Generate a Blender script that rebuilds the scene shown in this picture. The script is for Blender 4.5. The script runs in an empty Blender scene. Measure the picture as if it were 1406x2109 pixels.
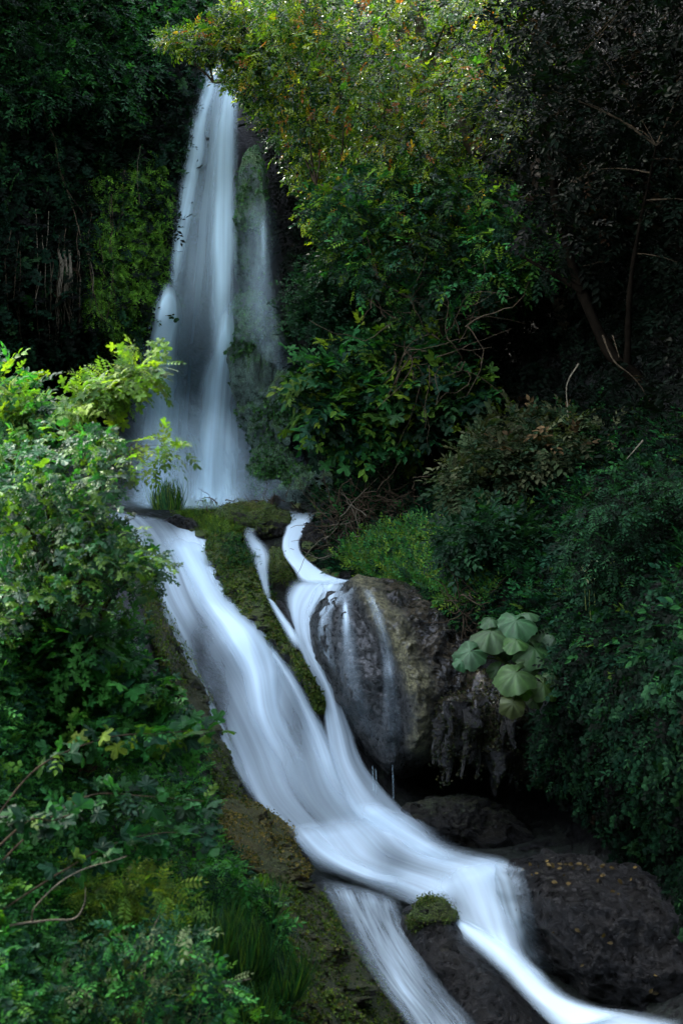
import bpy, math, random
import numpy as np
from mathutils import Vector

rng = np.random.default_rng(7)
random.seed(7)
C = bpy.context.scene.collection
F = 2897.0; CZ = 6.0; W0 = 703.0; H0 = 1054.5
nrm = lambda v: v / (np.linalg.norm(v, axis=-1, keepdims=True) + 1e-9)

# ------------------------------------------------------------------ helpers
def P(px, py, Y):
    px = np.asarray(px, float); py = np.asarray(py, float); Y = np.asarray(Y, float)
    return np.stack([(px - W0) / F * Y, Y + 0 * px, CZ - (py - H0) / F * Y], -1)

def hash3(i, j, k, s):
    h = (i * 374761393 + j * 668265263 + k * 2147483647 + s * 974634777) & 0xffffffff
    h = ((h ^ (h >> 13)) * 1274126177) & 0xffffffff
    h = ((h ^ (h >> 16)) * 2246822519) & 0xffffffff
    return ((h ^ (h >> 15)) & 0xffff) / 65535.0

def vnoise(p, s=0):
    p = np.asarray(p, float); i = np.floor(p).astype(np.int64); f = p - i
    f = f * f * (3 - 2 * f); r = 0
    for a in (0, 1):
        for b in (0, 1):
            for c in (0, 1):
                w = (f[..., 0] if a else 1 - f[..., 0]) * (f[..., 1] if b else 1 - f[..., 1]) * (f[..., 2] if c else 1 - f[..., 2])
                r = r + w * hash3(i[..., 0] + a, i[..., 1] + b, i[..., 2] + c, s)
    return r

def fbm(p, sc, oc=4, s=0, gain=.5):
    p = np.asarray(p, float) * sc; a = 1; t = 0; r = 0
    for o in range(oc):
        r = r + a * (vnoise(p, s + o) - .5) * 2; t += a; a *= gain; p = p * 2.03 + 11.3
    return r / t

def ridged(p, sc, oc=4, s=0):
    p = np.asarray(p, float) * sc; a = 1; t = 0; r = 0
    for o in range(oc):
        r = r + a * (1 - np.abs(vnoise(p, s + o) - .5) * 4); t += a; a *= .5; p = p * 2.1 + 7.7
    return r / t

def tag(o, label=None, cat=None, group=None, kind=None):
    if label: o['label'] = label
    if cat: o['category'] = cat
    if group: o['group'] = group
    if kind: o['kind'] = kind
    return o

def empty(name, loc, label=None, cat=None, group=None):
    o = bpy.data.objects.new(name, None); C.objects.link(o)
    o.location = [float(x) for x in loc]
    o.empty_display_size = .2
    return tag(o, label, cat, group)

def mesh_obj(name, verts, loops, starts, mat, parent=None, smooth=True, cols=None, dens=None, uv=None):
    verts = np.asarray(verts, np.float32).reshape(-1, 3)
    if parent is not None:
        verts = verts - np.array(parent.location, np.float32)
    me = bpy.data.meshes.new(name)
    me.vertices.add(len(verts)); me.vertices.foreach_set('co', verts.ravel())
    loops = np.asarray(loops, np.int32); starts = np.asarray(starts, np.int32)
    me.loops.add(len(loops)); me.loops.foreach_set('vertex_index', loops)
    me.polygons.add(len(starts)); me.polygons.foreach_set('loop_start', starts)
    me.update(calc_edges=True)
    me.polygons.foreach_set('use_smooth', np.full(len(starts), smooth))
    if cols is not None:
        a = me.attributes.new('tint', 'FLOAT_COLOR', 'POINT')
        c4 = np.ones((len(verts), 4), np.float32); c4[:, :3] = cols
        a.data.foreach_set('color', c4.ravel())
    if dens is not None:
        a = me.attributes.new('dens', 'FLOAT', 'POINT'); a.data.foreach_set('value', np.asarray(dens, np.float32).ravel())
    if uv is not None:
        a = me.attributes.new('flow', 'FLOAT_VECTOR', 'POINT'); a.data.foreach_set('vector', np.asarray(uv, np.float32).ravel())
    me.materials.append(mat)
    o = bpy.data.objects.new(name, me); C.objects.link(o)
    if parent is not None: o.parent = parent
    return o

def grid_faces(n, m, wrap=False):
    i = np.arange(n - 1)[:, None]; j = np.arange(m if wrap else m - 1)[None, :]
    j2 = (j + 1) % m
    f = np.stack([i * m + j + 0 * j, i * m + j2, (i + 1) * m + j2, (i + 1) * m + j], -1).reshape(-1, 4)
    return f

def quads(name, V, f, mat, **k):
    return mesh_obj(name, V, f.ravel(), np.arange(len(f)) * 4, mat, **k)

def spline(pts, n):
    """Catmull-Rom through rows of pts, n samples."""
    p = np.asarray(pts, float); m = len(p)
    if m < 3:
        t = np.linspace(0, 1, n)[:, None]; return p[0] * (1 - t) + p[-1] * t
    e = np.vstack([2 * p[0] - p[1], p, 2 * p[-1] - p[-2]])
    t = np.linspace(0, m - 1, n); i = np.minimum(t.astype(int), m - 2); f = (t - i)[:, None]
    a, b, c, d = e[i], e[i + 1], e[i + 2], e[i + 3]
    return .5 * (2 * b + (c - a) * f + (2 * a - 5 * b + 4 * c - d) * f ** 2 + (3 * b - a - 3 * c + d) * f ** 3)

def tubes(name, lines, mat, parent=None, seg=6, cols=None):
    """lines: list of (points Nx3, r0, r1) -> one mesh of tapered tubes."""
    VV = []; FF = []; off = 0
    for pts, r0, r1 in lines:
        pts = np.asarray(pts, float); n = len(pts)
        T = nrm(np.gradient(pts, axis=0)); ref = np.array([.31, .2, .93])
        A = nrm(np.cross(T, ref)); B = np.cross(T, A)
        r = np.linspace(r0, r1, n)
        r = r * (1 + .12 * np.sin(np.arange(n) * 1.9 + off))
        th = np.linspace(0, 2 * math.pi, seg, endpoint=False)
        V = pts[:, None] + r[:, None, None] * (np.cos(th)[None, :, None] * A[:, None] + np.sin(th)[None, :, None] * B[:, None])
        FF.append(grid_faces(n, seg, True) + off); VV.append(V.reshape(-1, 3)); off += n * seg
    return quads(name, np.vstack(VV), np.vstack(FF), mat, parent=parent)

def inpoly(x, y, poly):
    p = np.asarray(poly, float); r = np.zeros(x.shape, bool); j = len(p) - 1
    for i in range(len(p)):
        xi, yi = p[i][:2]; xj, yj = p[j][:2]
        c = ((yi > y) != (yj > y)) & (x < (xj - xi) * (y - yi) / (yj - yi + 1e-9) + xi)
        r ^= c; j = i
    return r

def sample_poly(poly, n):
    p = np.asarray(poly, float); lo = p.min(0); hi = p.max(0); X = []; 
    tot = 0
    while tot < n:
        q = rng.uniform(lo[:2], hi[:2], (n * 3 + 20, 2)); q = q[inpoly(q[:, 0], q[:, 1], poly)]
        X.append(q); tot += len(q)
    return np.vstack(X)[:n]

# ------------------------------------------------------------------ terrain depth
CP = np.array([
 (-700,-900,22),(100,-900,29),(700,-900,31),(1400,-900,25),(2400,-900,13),
 (-500,0,21),(0,0,26.5),(250,0,29),(450,40,31.5),(700,0,31),(1000,0,28.5),(1300,0,25),(1800,0,17),
 (455,150,29.3),(300,200,28.6),(560,200,29.2),
 (-500,400,20),(0,400,25.5),(150,400,27),(300,400,28),(430,400,28.8),(560,400,28.6),(700,400,28),(1000,400,27),(1300,400,24),(1800,400,15),
 (-500,700,18),(0,700,25),(200,700,26.5),(300,700,27.8),(400,700,28.4),(520,650,28.0),(640,700,27.8),(900,700,26),(1200,700,23),(1406,700,21),(1900,700,13),
 (-500,980,13),(0,960,24),(250,1000,27),(450,1010,28),(600,1010,27.5),(700,1000,26.5),(900,950,24.2),(1100,900,22.5),(1300,900,20),(1600,900,16),
 (0,1090,14),(200,1060,22),(330,1075,24),(450,1065,24.4),(600,1065,24.6),(700,1080,24.2),(850,1080,22.5),(1000,1080,21),(1250,1080,18),(1500,1080,14.5),
 (0,1250,12),(200,1210,15),(300,1190,21.5),(400,1200,22.8),(520,1200,22.5),(620,1190,22.8),(700,1200,22),(850,1190,21),(1000,1200,19.5),(1150,1200,18),(1406,1200,14.5),
 (0,1500,11),(200,1400,14),(350,1400,18.6),(450,1400,20.8),(560,1400,20.9),(650,1400,20.9),(760,1400,20.8),(900,1350,20.2),(1000,1380,19),(1150,1400,17),(1300,1400,15),(1450,1400,13),
 (200,1650,13),(400,1600,16.8),(500,1600,19.2),(600,1600,19.5),(720,1600,19.8),(900,1580,21),(1050,1600,20.2),(1200,1600,18.0),(1400,1600,14.5),
 (0,1900,9.5),(300,1800,12.5),(500,1720,16.5),(640,1760,17.8),(750,1720,18.7),(850,1710,19.2),(1000,1740,19.0),(1200,1740,18.6),(1400,1740,16.5),
 (450,1950,12.5),(650,1900,15.2),(750,1850,16.8),(900,1850,17.2),(1050,1840,17),(1200,1850,16.8),(1400,1850,15.6),
 (200,2150,9.5),(600,2109,12.5),(750,2109,13.8),(900,2109,14.4),(1100,2109,14.4),(1250,2109,14.2),(1406,2109,13.6),
 (0,2600,7.5),(700,2600,10),(1400,2600,10),(2100,2600,9),(-600,1500,8),(-600,2200,7),(2000,1400,9),(2000,2000,9)], float)
def _U(r2): return .5 * r2 * np.log(r2 + 1e-9)
_q = CP[:, :2] / 1000.; _n = len(CP)
_K = _U(((_q[:, None] - _q[None]) ** 2).sum(-1)) + np.eye(_n) * .004
_Pm = np.hstack([np.ones((_n, 1)), _q]); _A = np.block([[_K, _Pm], [_Pm.T, np.zeros((3, 3))]])
_w = np.linalg.solve(_A, np.concatenate([np.log(CP[:, 2]), np.zeros(3)]))
def D(px, py):
    px = np.asarray(px, float); py = np.asarray(py, float); sh = px.shape
    q = np.stack([px.ravel(), py.ravel()], -1) / 1000.; out = np.empty(len(q))
    for a in range(0, len(q), 20000):
        s = q[a:a + 20000]
        out[a:a + 20000] = _U(((s[:, None] - _q[None]) ** 2).sum(-1)) @ _w[:_n] + _w[_n] + s @ _w[_n + 1:]
    return np.exp(out).clip(5, 60).reshape(sh)

# ------------------------------------------------------------------ materials
def newmat(name):
    m = bpy.data.materials.new(name); m.use_nodes = True; nt = m.node_tree
    for n in list(nt.nodes): nt.nodes.remove(n)
    out = nt.nodes.new('ShaderNodeOutputMaterial')
    return m, nt, out
def nd(nt, typ, **k):
    n = nt.nodes.new(typ)
    for a, b in k.items():
        if a.startswith('i_'): n.inputs[a[2:].replace('_', ' ')].default_value = b
        else: setattr(n, a, b)
    return n
def noise(nt, scale, detail=4, rough=.55, vec=None, dist=0):
    n = nt.nodes.new('ShaderNodeTexNoise'); n.inputs['Scale'].default_value = scale
    n.inputs['Detail'].default_value = detail; n.inputs['Roughness'].default_value = rough
    n.inputs['Distortion'].default_value = dist
    if vec is not None: nt.links.new(vec, n.inputs['Vector'])
    return n.outputs['Fac']
def ramp(nt, fac, stops):
    n = nt.nodes.new('ShaderNodeValToRGB'); cr = n.color_ramp
    while len(cr.elements) < len(stops): cr.elements.new(.5)
    for e, (p, c) in zip(cr.elements, stops):
        e.position = p; e.color = (*c, 1) if isinstance(c, tuple) else (c, c, c, 1)
    nt.links.new(fac, n.inputs['Fac']); return n.outputs['Color']
def mix(nt, f, a, b, mode='MIX'):
    n = nt.nodes.new('ShaderNodeMix'); n.data_type = 'RGBA'; n.blend_type = mode
    for s, i in ((f, 0), (a, 6), (b, 7)):
        if hasattr(s, 'is_output') or isinstance(s, bpy.types.NodeSocket): nt.links.new(s, n.inputs[i])
        elif isinstance(s, (int, float)): n.inputs[i].default_value = s if i == 0 else (s, s, s, 1)
        else: n.inputs[i].default_value = (*s, 1)
    return n.outputs[2]
def math_(nt, op, a, b=None, clamp=False):
    n = nt.nodes.new('ShaderNodeMath'); n.operation = op; n.use_clamp = clamp
    for s, i in ((a, 0), (b, 1)):
        if s is None: continue
        if isinstance(s, bpy.types.NodeSocket): nt.links.new(s, n.inputs[i])
        else: n.inputs[i].default_value = s
    return n.outputs[0]

def rock_mat(name, dark, light, moss=(.045, .075, .012), moss_amt=.5, wet=.5, scale=1., moss_up=.5, bump=.35, brown=None):
    m, nt, out = newmat(name)
    g = nt.nodes.new('ShaderNodeNewGeometry'); pos = g.outputs['Position']
    big = noise(nt, .9 * scale, 6, .6, pos); mid = noise(nt, 4 * scale, 8, .65, pos, .4); fine = noise(nt, 28 * scale, 6, .7, pos)
    col = mix(nt, ramp(nt, big, [(.35, 0.), (.65, 1.)]), dark, light)
    col = mix(nt, ramp(nt, mid, [(.38, .85), (.62, 0.)]), col, tuple(x * .35 for x in dark))
    if brown: col = mix(nt, ramp(nt, noise(nt, 2.3 * scale, 5, .6, pos), [(.48, 0.), (.6, .8)]), col, brown)
    sx = nt.nodes.new('ShaderNodeSeparateXYZ'); nt.links.new(g.outputs['Normal'], sx.inputs[0])
    up = math_(nt, 'MULTIPLY_ADD', sx.outputs['Z'], moss_up); nt.nodes[-1].inputs[2].default_value = 0
    mn = math_(nt, 'ADD', math_(nt, 'MULTIPLY', noise(nt, 2.2 * scale, 7, .7, pos), 1.3), up)
    mn = math_(nt, 'ADD', mn, moss_amt - 1.)
    mf = ramp(nt, mn, [(.45, 0.), (.62, 1.)])
    mcol = mix(nt, ramp(nt, fine, [(.42, 0.), (.6, 1.)]), tuple(x * .35 for x in moss), tuple(x * 1.5 for x in moss))
    mcol = mix(nt, ramp(nt, noise(nt, 3.1, 3, .5, pos), [(.4, 0.), (.65, .7)]), mcol, (moss[0] * 1.8, moss[1] * 1.1, moss[2]))
    col = mix(nt, mf, col, mcol)
    col = mix(nt, .85, col, mix(nt, 1., col, ramp(nt, fine, [(.4, .3), (.6, 1.7)]), 'MULTIPLY'))
    b = nd(nt, 'ShaderNodeBsdfPrincipled'); nt.links.new(col, b.inputs['Base Color'])
    ro = ramp(nt, mid, [(.35, max(.08, .6 - wet)), (.7, max(.3, .95 - wet * .7))])
    ro = mix(nt, mf, ro, .9); nt.links.new(ro, b.inputs['Roughness'])
    b.inputs['Specular IOR Level'].default_value = .5
    h = math_(nt, 'ADD', math_(nt, 'MULTIPLY', mid, 1.), math_(nt, 'MULTIPLY', fine, .35))
    bp = nd(nt, 'ShaderNodeBump', i_Strength=min(1., bump * 2), i_Distance=.22); nt.links.new(h, bp.inputs['Height'])
    nt.links.new(bp.outputs[0], b.inputs['Normal']); nt.links.new(b.outputs[0], out.inputs[0])
    return m

def leaf_mat(name, rough=.45, trans=.35, spec=.5, gain=1.):
    m, nt, out = newmat(name)
    a = nd(nt, 'ShaderNodeAttribute', attribute_name='tint')
    g = nt.nodes.new('ShaderNodeNewGeometry')
    n1 = noise(nt, 9, 3, .6, g.outputs['Position'])
    col = mix(nt, 1., a.outputs['Color'], ramp(nt, n1, [(.3, .65 * gain), (.7, 1.3 * gain)]), 'MULTIPLY')
    b = nd(nt, 'ShaderNodeBsdfPrincipled', i_Roughness=rough); nt.links.new(col, b.inputs['Base Color'])
    b.inputs['Specular IOR Level'].default_value = spec; b.inputs['Specular Tint'].default_value = (.9, 1, .8, 1)
    t = nd(nt, 'ShaderNodeBsdfTranslucent')
    tc = mix(nt, 1., col, (1.7, 1.9, .6), 'MULTIPLY'); nt.links.new(tc, t.inputs['Color'])
    mx = nd(nt, 'ShaderNodeMixShader'); mx.inputs[0].default_value = trans
    nt.links.new(b.outputs[0], mx.inputs[1]); nt.links.new(t.outputs[0], mx.inputs[2])
    nt.links.new(mx.outputs[0], out.inputs[0]); return m

def bark_mat(name, c1, c2, sc=6):
    m, nt, out = newmat(name); g = nt.nodes.new('ShaderNodeNewGeometry')
    n1 = noise(nt, sc, 6, .65, g.outputs['Position'])
    b = nd(nt, 'ShaderNodeBsdfPrincipled', i_Roughness=.95); b.inputs['Specular IOR Level'].default_value = .0; nt.links.new(ramp(nt, n1, [(.3, c1), (.7, c2)]), b.inputs['Base Color'])
    bp = nd(nt, 'ShaderNodeBump', i_Strength=.6, i_Distance=.03); nt.links.new(n1, bp.inputs['Height']); nt.links.new(bp.outputs[0], b.inputs['Normal'])
    nt.links.new(b.outputs[0], out.inputs[0]); return m

def water_mat(name, su=7, sv=.35, contrast=1.2, tint=(.76, .92, 1.), amax=1., fine=.5, trans=.35):
    m, nt, out = newmat(name)
    a = nd(nt, 'ShaderNodeAttribute', attribute_name='flow'); dn = nd(nt, 'ShaderNodeAttribute', attribute_name='dens')
    def mapped(x, y, z=0.):
        mp = nt.nodes.new('ShaderNodeVectorMath'); mp.operation = 'MULTIPLY'; nt.links.new(a.outputs['Vector'], mp.inputs[0])
        mp.inputs[1].default_value = (x, y, 1.); return mp.outputs[0]
    n1 = noise(nt, 1., 2, .5, mapped(su * .3, sv * .6), .4); n2 = noise(nt, 1., 2, .5, mapped(su, sv), .2); n3 = noise(nt, 1., 3, .6, mapped(su * 3.6, sv * 1.7))
    s = math_(nt, 'ADD', math_(nt, 'MULTIPLY', math_(nt, 'SUBTRACT', n1, .5), 1.0 * contrast), math_(nt, 'MULTIPLY', math_(nt, 'SUBTRACT', n2, .5), 1.1 * contrast))
    s = math_(nt, 'ADD', s, math_(nt, 'MULTIPLY', math_(nt, 'SUBTRACT', n3, .5), fine * contrast))
    # streaks matter most where the sheet is thin
    d = dn.outputs['Fac']
    al = math_(nt, 'ADD', d, math_(nt, 'MULTIPLY', s, math_(nt, 'MULTIPLY', d, 1.)))
    al = math_(nt, 'MINIMUM', math_(nt, 'MAXIMUM', al, 0.), amax)
    b = nd(nt, 'ShaderNodeBsdfDiffuse'); b.inputs['Color'].default_value = (*tint, 1)
    t = nd(nt, 'ShaderNodeBsdfTranslucent'); t.inputs['Color'].default_value = (*tint, 1)
    mx = nd(nt, 'ShaderNodeMixShader'); mx.inputs[0].default_value = trans
    nt.links.new(b.outputs[0], mx.inputs[1]); nt.links.new(t.outputs[0], mx.inputs[2])
    tr = nd(nt, 'ShaderNodeBsdfTransparent'); m2 = nd(nt, 'ShaderNodeMixShader')
    nt.links.new(al, m2.inputs[0]); nt.links.new(tr.outputs[0], m2.inputs[1]); nt.links.new(mx.outputs[0], m2.inputs[2])
    nt.links.new(m2.outputs[0], out.inputs[0]); return m

M = dict(
 ground=rock_mat('ground_rock', (.006, .0055, .005), (.02, .018, .014), moss=(.008, .016, .004), moss_amt=.5, wet=.35, scale=2.5, bump=.8),
 tufa=rock_mat('tufa_rock', (.05, .085, .068), (.15, .24, .18), moss=(.05, .13, .05), moss_amt=.8, wet=.4, scale=1.6, bump=.8),
 mossy=rock_mat('mossy_rock', (.025, .022, .016), (.09, .08, .055), moss=(.06, .1, .012), moss_amt=.93, wet=.3, scale=2.6, bump=1.),
 ledge=rock_mat('ledge_rock', (.06, .045, .018), (.28, .18, .055), moss=(.06, .075, .008), moss_amt=.74, wet=.25, scale=2.6, bump=1.),
 ledge2=rock_mat('mossy_bank', (.02, .016, .008), (.08, .058, .024), moss=(.035, .05, .006), moss_amt=.85, wet=.3, scale=3., bump=1.2),
 boulder=rock_mat('wet_boulder', (.03, .031, .033), (.1, .1, .1), moss=(.05, .055, .015), moss_amt=.2, wet=.5, scale=3.2, bump=1., brown=(.06, .05, .03)),
 overhang=rock_mat('overhang_rock', (.012, .011, .008), (.045, .038, .024), moss=(.022, .03, .006), moss_amt=.5, wet=.4, scale=2., bump=.8),
 darkrock=rock_mat('dark_wet_rock', (.005, .0045, .004), (.03, .026, .02), moss=(.03, .035, .012), moss_amt=.25, wet=.4, scale=3., bump=.8),
 gloss_rock=rock_mat('glossy_wet_rock', (.02, .018, .016), (.07, .06, .045), moss=(.04, .04, .01), moss_amt=.25, wet=.55, scale=3., bump=1.1),
 yellow=rock_mat('algae_rock', (.06, .055, .02), (.17, .16, .07), moss=(.1, .11, .02), moss_amt=.5, wet=.3, scale=1.8, bump=.6),
 leaf=leaf_mat('leaf', .55, .4, .16),
 gloss=leaf_mat('glossy_leaf', .22, .55, .55),
 shade=leaf_mat('shade_tinted_leaf', .7, .2, .06, .8),  # leaf copy with shade put into its darker, duller colour
 sunleaf=leaf_mat('sun_leaf', .42, .45, .4),
 soft=leaf_mat('soft_leaf', .6, .45, .3),
 petal=leaf_mat('petal', .7, .3, .2),
 shadebark=bark_mat('shade_painted_bark', (.002, .0017, .0013), (.006, .0045, .003)),  # bark blackened so the upper right shade sits in its colour
 bark=bark_mat('bark', (.03, .024, .016), (.1, .08, .055)),
 twig=bark_mat('pale_twig', (.05, .045, .03), (.14, .12, .085), 20),
 darktwig=bark_mat('dark_twig', (.018, .014, .01), (.07, .052, .032), 12),
 stem=bark_mat('green_stem', (.04, .055, .015), (.1, .12, .04), 10),
 water=water_mat('white_water', 5, .2, 1.3, fine=.3, amax=.97),
 veil=water_mat('thin_veil', 6, .7, 1.1, fine=1.8),
 fall=water_mat('falling_water', 4.5, .1, 1.3, fine=.5, tint=(.7, .92, 1.), amax=.92),
)

def boulder_material():
    m, nt, out = newmat('boulder_rock'); g = nt.nodes.new('ShaderNodeNewGeometry'); pos = g.outputs['Position']
    a = nd(nt, 'ShaderNodeAttribute', attribute_name='tint'); sp = nt.nodes.new('ShaderNodeSeparateColor'); nt.links.new(a.outputs['Color'], sp.inputs[0])
    n1 = noise(nt, 3, 8, .7, pos); n2 = noise(nt, 16, 8, .7, pos); n3 = noise(nt, 50, 4, .7, pos)
    grey = mix(nt, ramp(nt, n1, [(.35, 0.), (.65, 1.)]), (.016, .016, .016), (.075, .074, .072)); grey = mix(nt, 1., grey, ramp(nt, n2, [(.42, .35), (.6, 1.8)]), 'MULTIPLY')
    tan = mix(nt, ramp(nt, n1, [(.4, 0.), (.6, 1.)]), (.1, .085, .035), (.24, .21, .1)); tan = mix(nt, 1., tan, ramp(nt, n2, [(.42, .4), (.6, 1.5)]), 'MULTIPLY')
    brown = mix(nt, ramp(nt, n1, [(.4, 0.), (.62, 1.)]), (.014, .012, .009), (.07, .05, .025)); brown = mix(nt, 1., brown, ramp(nt, n2, [(.42, .35), (.6, 1.8)]), 'MULTIPLY')
    col = mix(nt, sp.outputs[1], grey, brown); col = mix(nt, sp.outputs[0], col, tan)
    b = nd(nt, 'ShaderNodeBsdfPrincipled'); nt.links.new(col, b.inputs['Base Color']); b.inputs['Coat Weight'].default_value = .28; b.inputs['Coat Roughness'].default_value = .25; b.inputs['Coat Tint'].default_value = (.9, 1, .95, 1)
    ro = mix(nt, sp.outputs[1], ramp(nt, n2, [(.44, .2), (.58, .7)]), ramp(nt, n1, [(.45, .12), (.6, .5)])); ro = mix(nt, sp.outputs[0], ro, .75); nt.links.new(ro, b.inputs['Roughness'])
    h = math_(nt, 'ADD', math_(nt, 'MULTIPLY', n2, 1.), math_(nt, 'MULTIPLY', n3, .3)); h = math_(nt, 'ADD', h, math_(nt, 'MULTIPLY', noise(nt, 7, 3, .5, pos, .6), .9))
    bp = nd(nt, 'ShaderNodeBump', i_Strength=1., i_Distance=.3); nt.links.new(h, bp.inputs['Height']); nt.links.new(bp.outputs[0], b.inputs['Normal'])
    nt.links.new(b.outputs[0], out.inputs[0]); return m
M['boulder3'] = boulder_material()

# ------------------------------------------------------------------ leaf templates  (stem +Y, length 1, normal +Z)
def T_simple(w=.24):
    V = np.array([(0, 0, 0), (w, .45, .05), (0, 1, -.06), (-w, .45, .05)]); return V, [(0, 1, 2), (0, 2, 3)]
def T_ovate(w=.27, fold=.07):
    V = np.array([(0, 0, 0), (w * .8, .22, fold), (w, .5, fold), (w * .55, .8, fold * .4), (0, 1.03, -.1), (-w * .55, .8, fold * .4), (-w, .5, fold), (-w * .8, .22, fold), (0, .5, 0)])
    return V, [(0, 1, 2, 8), (8, 2, 3, 4), (8, 4, 5, 6), (0, 8, 6, 7)]
def T_palm(lobes=5, depth=.5):
    V = [(0, .42, .03)]; n = lobes * 4
    for i in range(n):
        t = i / n; a = -math.pi / 2 + 2 * math.pi * (t)
        k = abs(math.cos(math.pi * lobes * t)) ** 1.0
        back = .35 + .65 * (1 - math.exp(-((t if t < .5 else 1 - t) * 6) ** 2))
        r = (.58 * (1 - depth) + .58 * depth * (1 - (1 - k) ** 1.3) * 1.15) * back
        x = r * math.cos(a) * 1.05; y = .42 + r * math.sin(a) * 1.02
        V.append((x, y, -.35 * (x * x + (y - .42) ** 2) + .03 * ((i % 2) * 2 - 1)))
    return np.array(V), [(0, 1 + i, 1 + (i + 1) % n) for i in range(n)]
def T_blade(bend=.5, w=.014, n=6):
    t = np.linspace(0, 1, n); V = []
    for i, u in enumerate(t):
        ww = w * (1 - u) ** .7 + .0015; V += [(ww, u * (1 - .25 * bend * u), -bend * u * u * .6), (-ww, u * (1 - .25 * bend * u), -bend * u * u * .6 + .003)]
    return np.array(V), [(2 * i, 2 * i + 2, 2 * i + 3, 2 * i + 1) for i in range(n - 1)]
def compose(tpl, places):
    """places: (origin, dir, normal, scale)"""
    VV = []; FF = []; o = 0
    for org, d, nn, s in places:
        d = nrm(np.array(d, float)); nn = np.array(nn, float); nn = nrm(nn - d * nn.dot(d)); x = np.cross(d, nn)
        V, Fc = tpl
        VV.append(np.array(org) + s * (V[:, :1] * x + V[:, 1:2] * d + V[:, 2:3] * nn)); FF += [tuple(q + o for q in f) for f in Fc]; o += len(V)
    return np.vstack(VV), FF
def T_sprig(k=8, leaf=None, ls=.3, spread=.9, droop=.3, seed=0, lift=.3):
    r = np.random.default_rng(seed); pl = []; leaf = leaf or T_simple()
    for i in range(k):
        u = .15 + .85 * i / (k - 1); s = 1 if i % 2 else -1
        org = (0, u, -droop * u * u)
        if i == k - 1: d = (0, 1, -droop)
        else: d = (s * spread, .75, r.normal(0, lift) - .15)
        pl.append((org, d, (r.normal(0, .3), r.normal(0, .3), 1), ls * r.uniform(.8, 1.2)))
    V, Fc = compose(leaf, pl)
    # the twig itself
    n0 = len(V); t = np.linspace(0, 1, 4); tv = []
    for u in t: tv += [(.008, u, -droop * u * u), (-.008, u, -droop * u * u)]
    V = np.vstack([V, tv]); Fc = Fc + [(n0 + 2 * i, n0 + 2 * i + 1, n0 + 2 * i + 3, n0 + 2 * i + 2) for i in range(3)]
    return V, Fc
def T_pinnate(k=11, ls=.28, seed=0, droop=.35):
    r = np.random.default_rng(seed); pl = []
    n = k // 2
    for i in range(n):
        u = .15 + .8 * i / n; L = ls * math.sin(math.pi * (.25 + .65 * (1 - i / n)))
        for s in (-1, 1): pl.append(((0, u, -droop * u * u), (s, .45, -.2), (0, .1, 1), L * r.uniform(.9, 1.1)))
    pl.append(((0, .95, -droop * .9), (0, 1, -.5), (0, 0, 1), ls * .7))
    return compose(T_simple(.2), pl)
SPR = [T_sprig(8, seed=i) for i in range(4)]
SPRO = [T_sprig(7, leaf=T_ovate(), ls=.36, seed=i + 9) for i in range(4)]
SPRP = [T_sprig(5, leaf=T_palm(5, .55), ls=.46, seed=i + 20, spread=1.1) for i in range(3)]
PALM = [T_palm(5, .55), T_palm(5, .4), T_palm(3, .5)]
PIN = [T_pinnate(13, seed=i) for i in range(3)]
IVY = [T_sprig(7, leaf=T_palm(3, .35), ls=.3, seed=i + 40, spread=1.2, droop=.15) for i in range(3)]
BLADE = [T_blade(.3), T_blade(.7), T_blade(1.1)]

def place(tpls, pos, dirs, norms, size, cols, jitter=.18):
    """numpy instancing of leaf templates into one set of arrays."""
    pos = np.asarray(pos); n = len(pos); which = rng.integers(0, len(tpls), n)
    VV = []; LL = []; SS = []; CC = []; vo = 0; lo = 0
    dirs = nrm(dirs); norms = norms - dirs * (norms * dirs).sum(-1, keepdims=True); norms = nrm(norms); X = np.cross(dirs, norms)
    for k, (V, Fc) in enumerate(tpls):
        id_ = np.where(which == k)[0]
        if not len(id_): continue
        m = len(V)
        G = pos[id_, None] + size[id_, None, None] * (V[None, :, :1] * X[id_, None] + V[None, :, 1:2] * dirs[id_, None] + V[None, :, 2:3] * norms[id_, None])
        fl = np.concatenate([np.array(f) for f in Fc]); fs = np.cumsum([0] + [len(f) for f in Fc])[:-1]
        LL.append((fl[None] + (np.arange(len(id_)) * m)[:, None] + vo).ravel())
        SS.append((fs[None] + (np.arange(len(id_)) * len(fl))[:, None] + lo).ravel())
        # per-leaf jitter: pieces of ~equal vertex runs share a value
        run = 4 if m > 12 else m
        jj = 1 + jitter * rng.normal(size=(len(id_), (m + run - 1) // run, 1)); jj = np.repeat(jj, run, 1)[:, :m]
        CC.append((cols[id_, None] * jj).reshape(-1, 3)); VV.append(G.reshape(-1, 3)); vo += len(id_) * m; lo += len(id_) * len(fl)
    return np.vstack(VV), np.concatenate(LL), np.concatenate(SS), np.vstack(CC).clip(.002, 1)

def pick(pal, n):
    """pal: list of (weight, rgb)"""
    w = np.array([p[0] for p in pal], float); c = np.array([p[1] for p in pal]); return c[rng.choice(len(pal), n, p=w / w.sum())]

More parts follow.
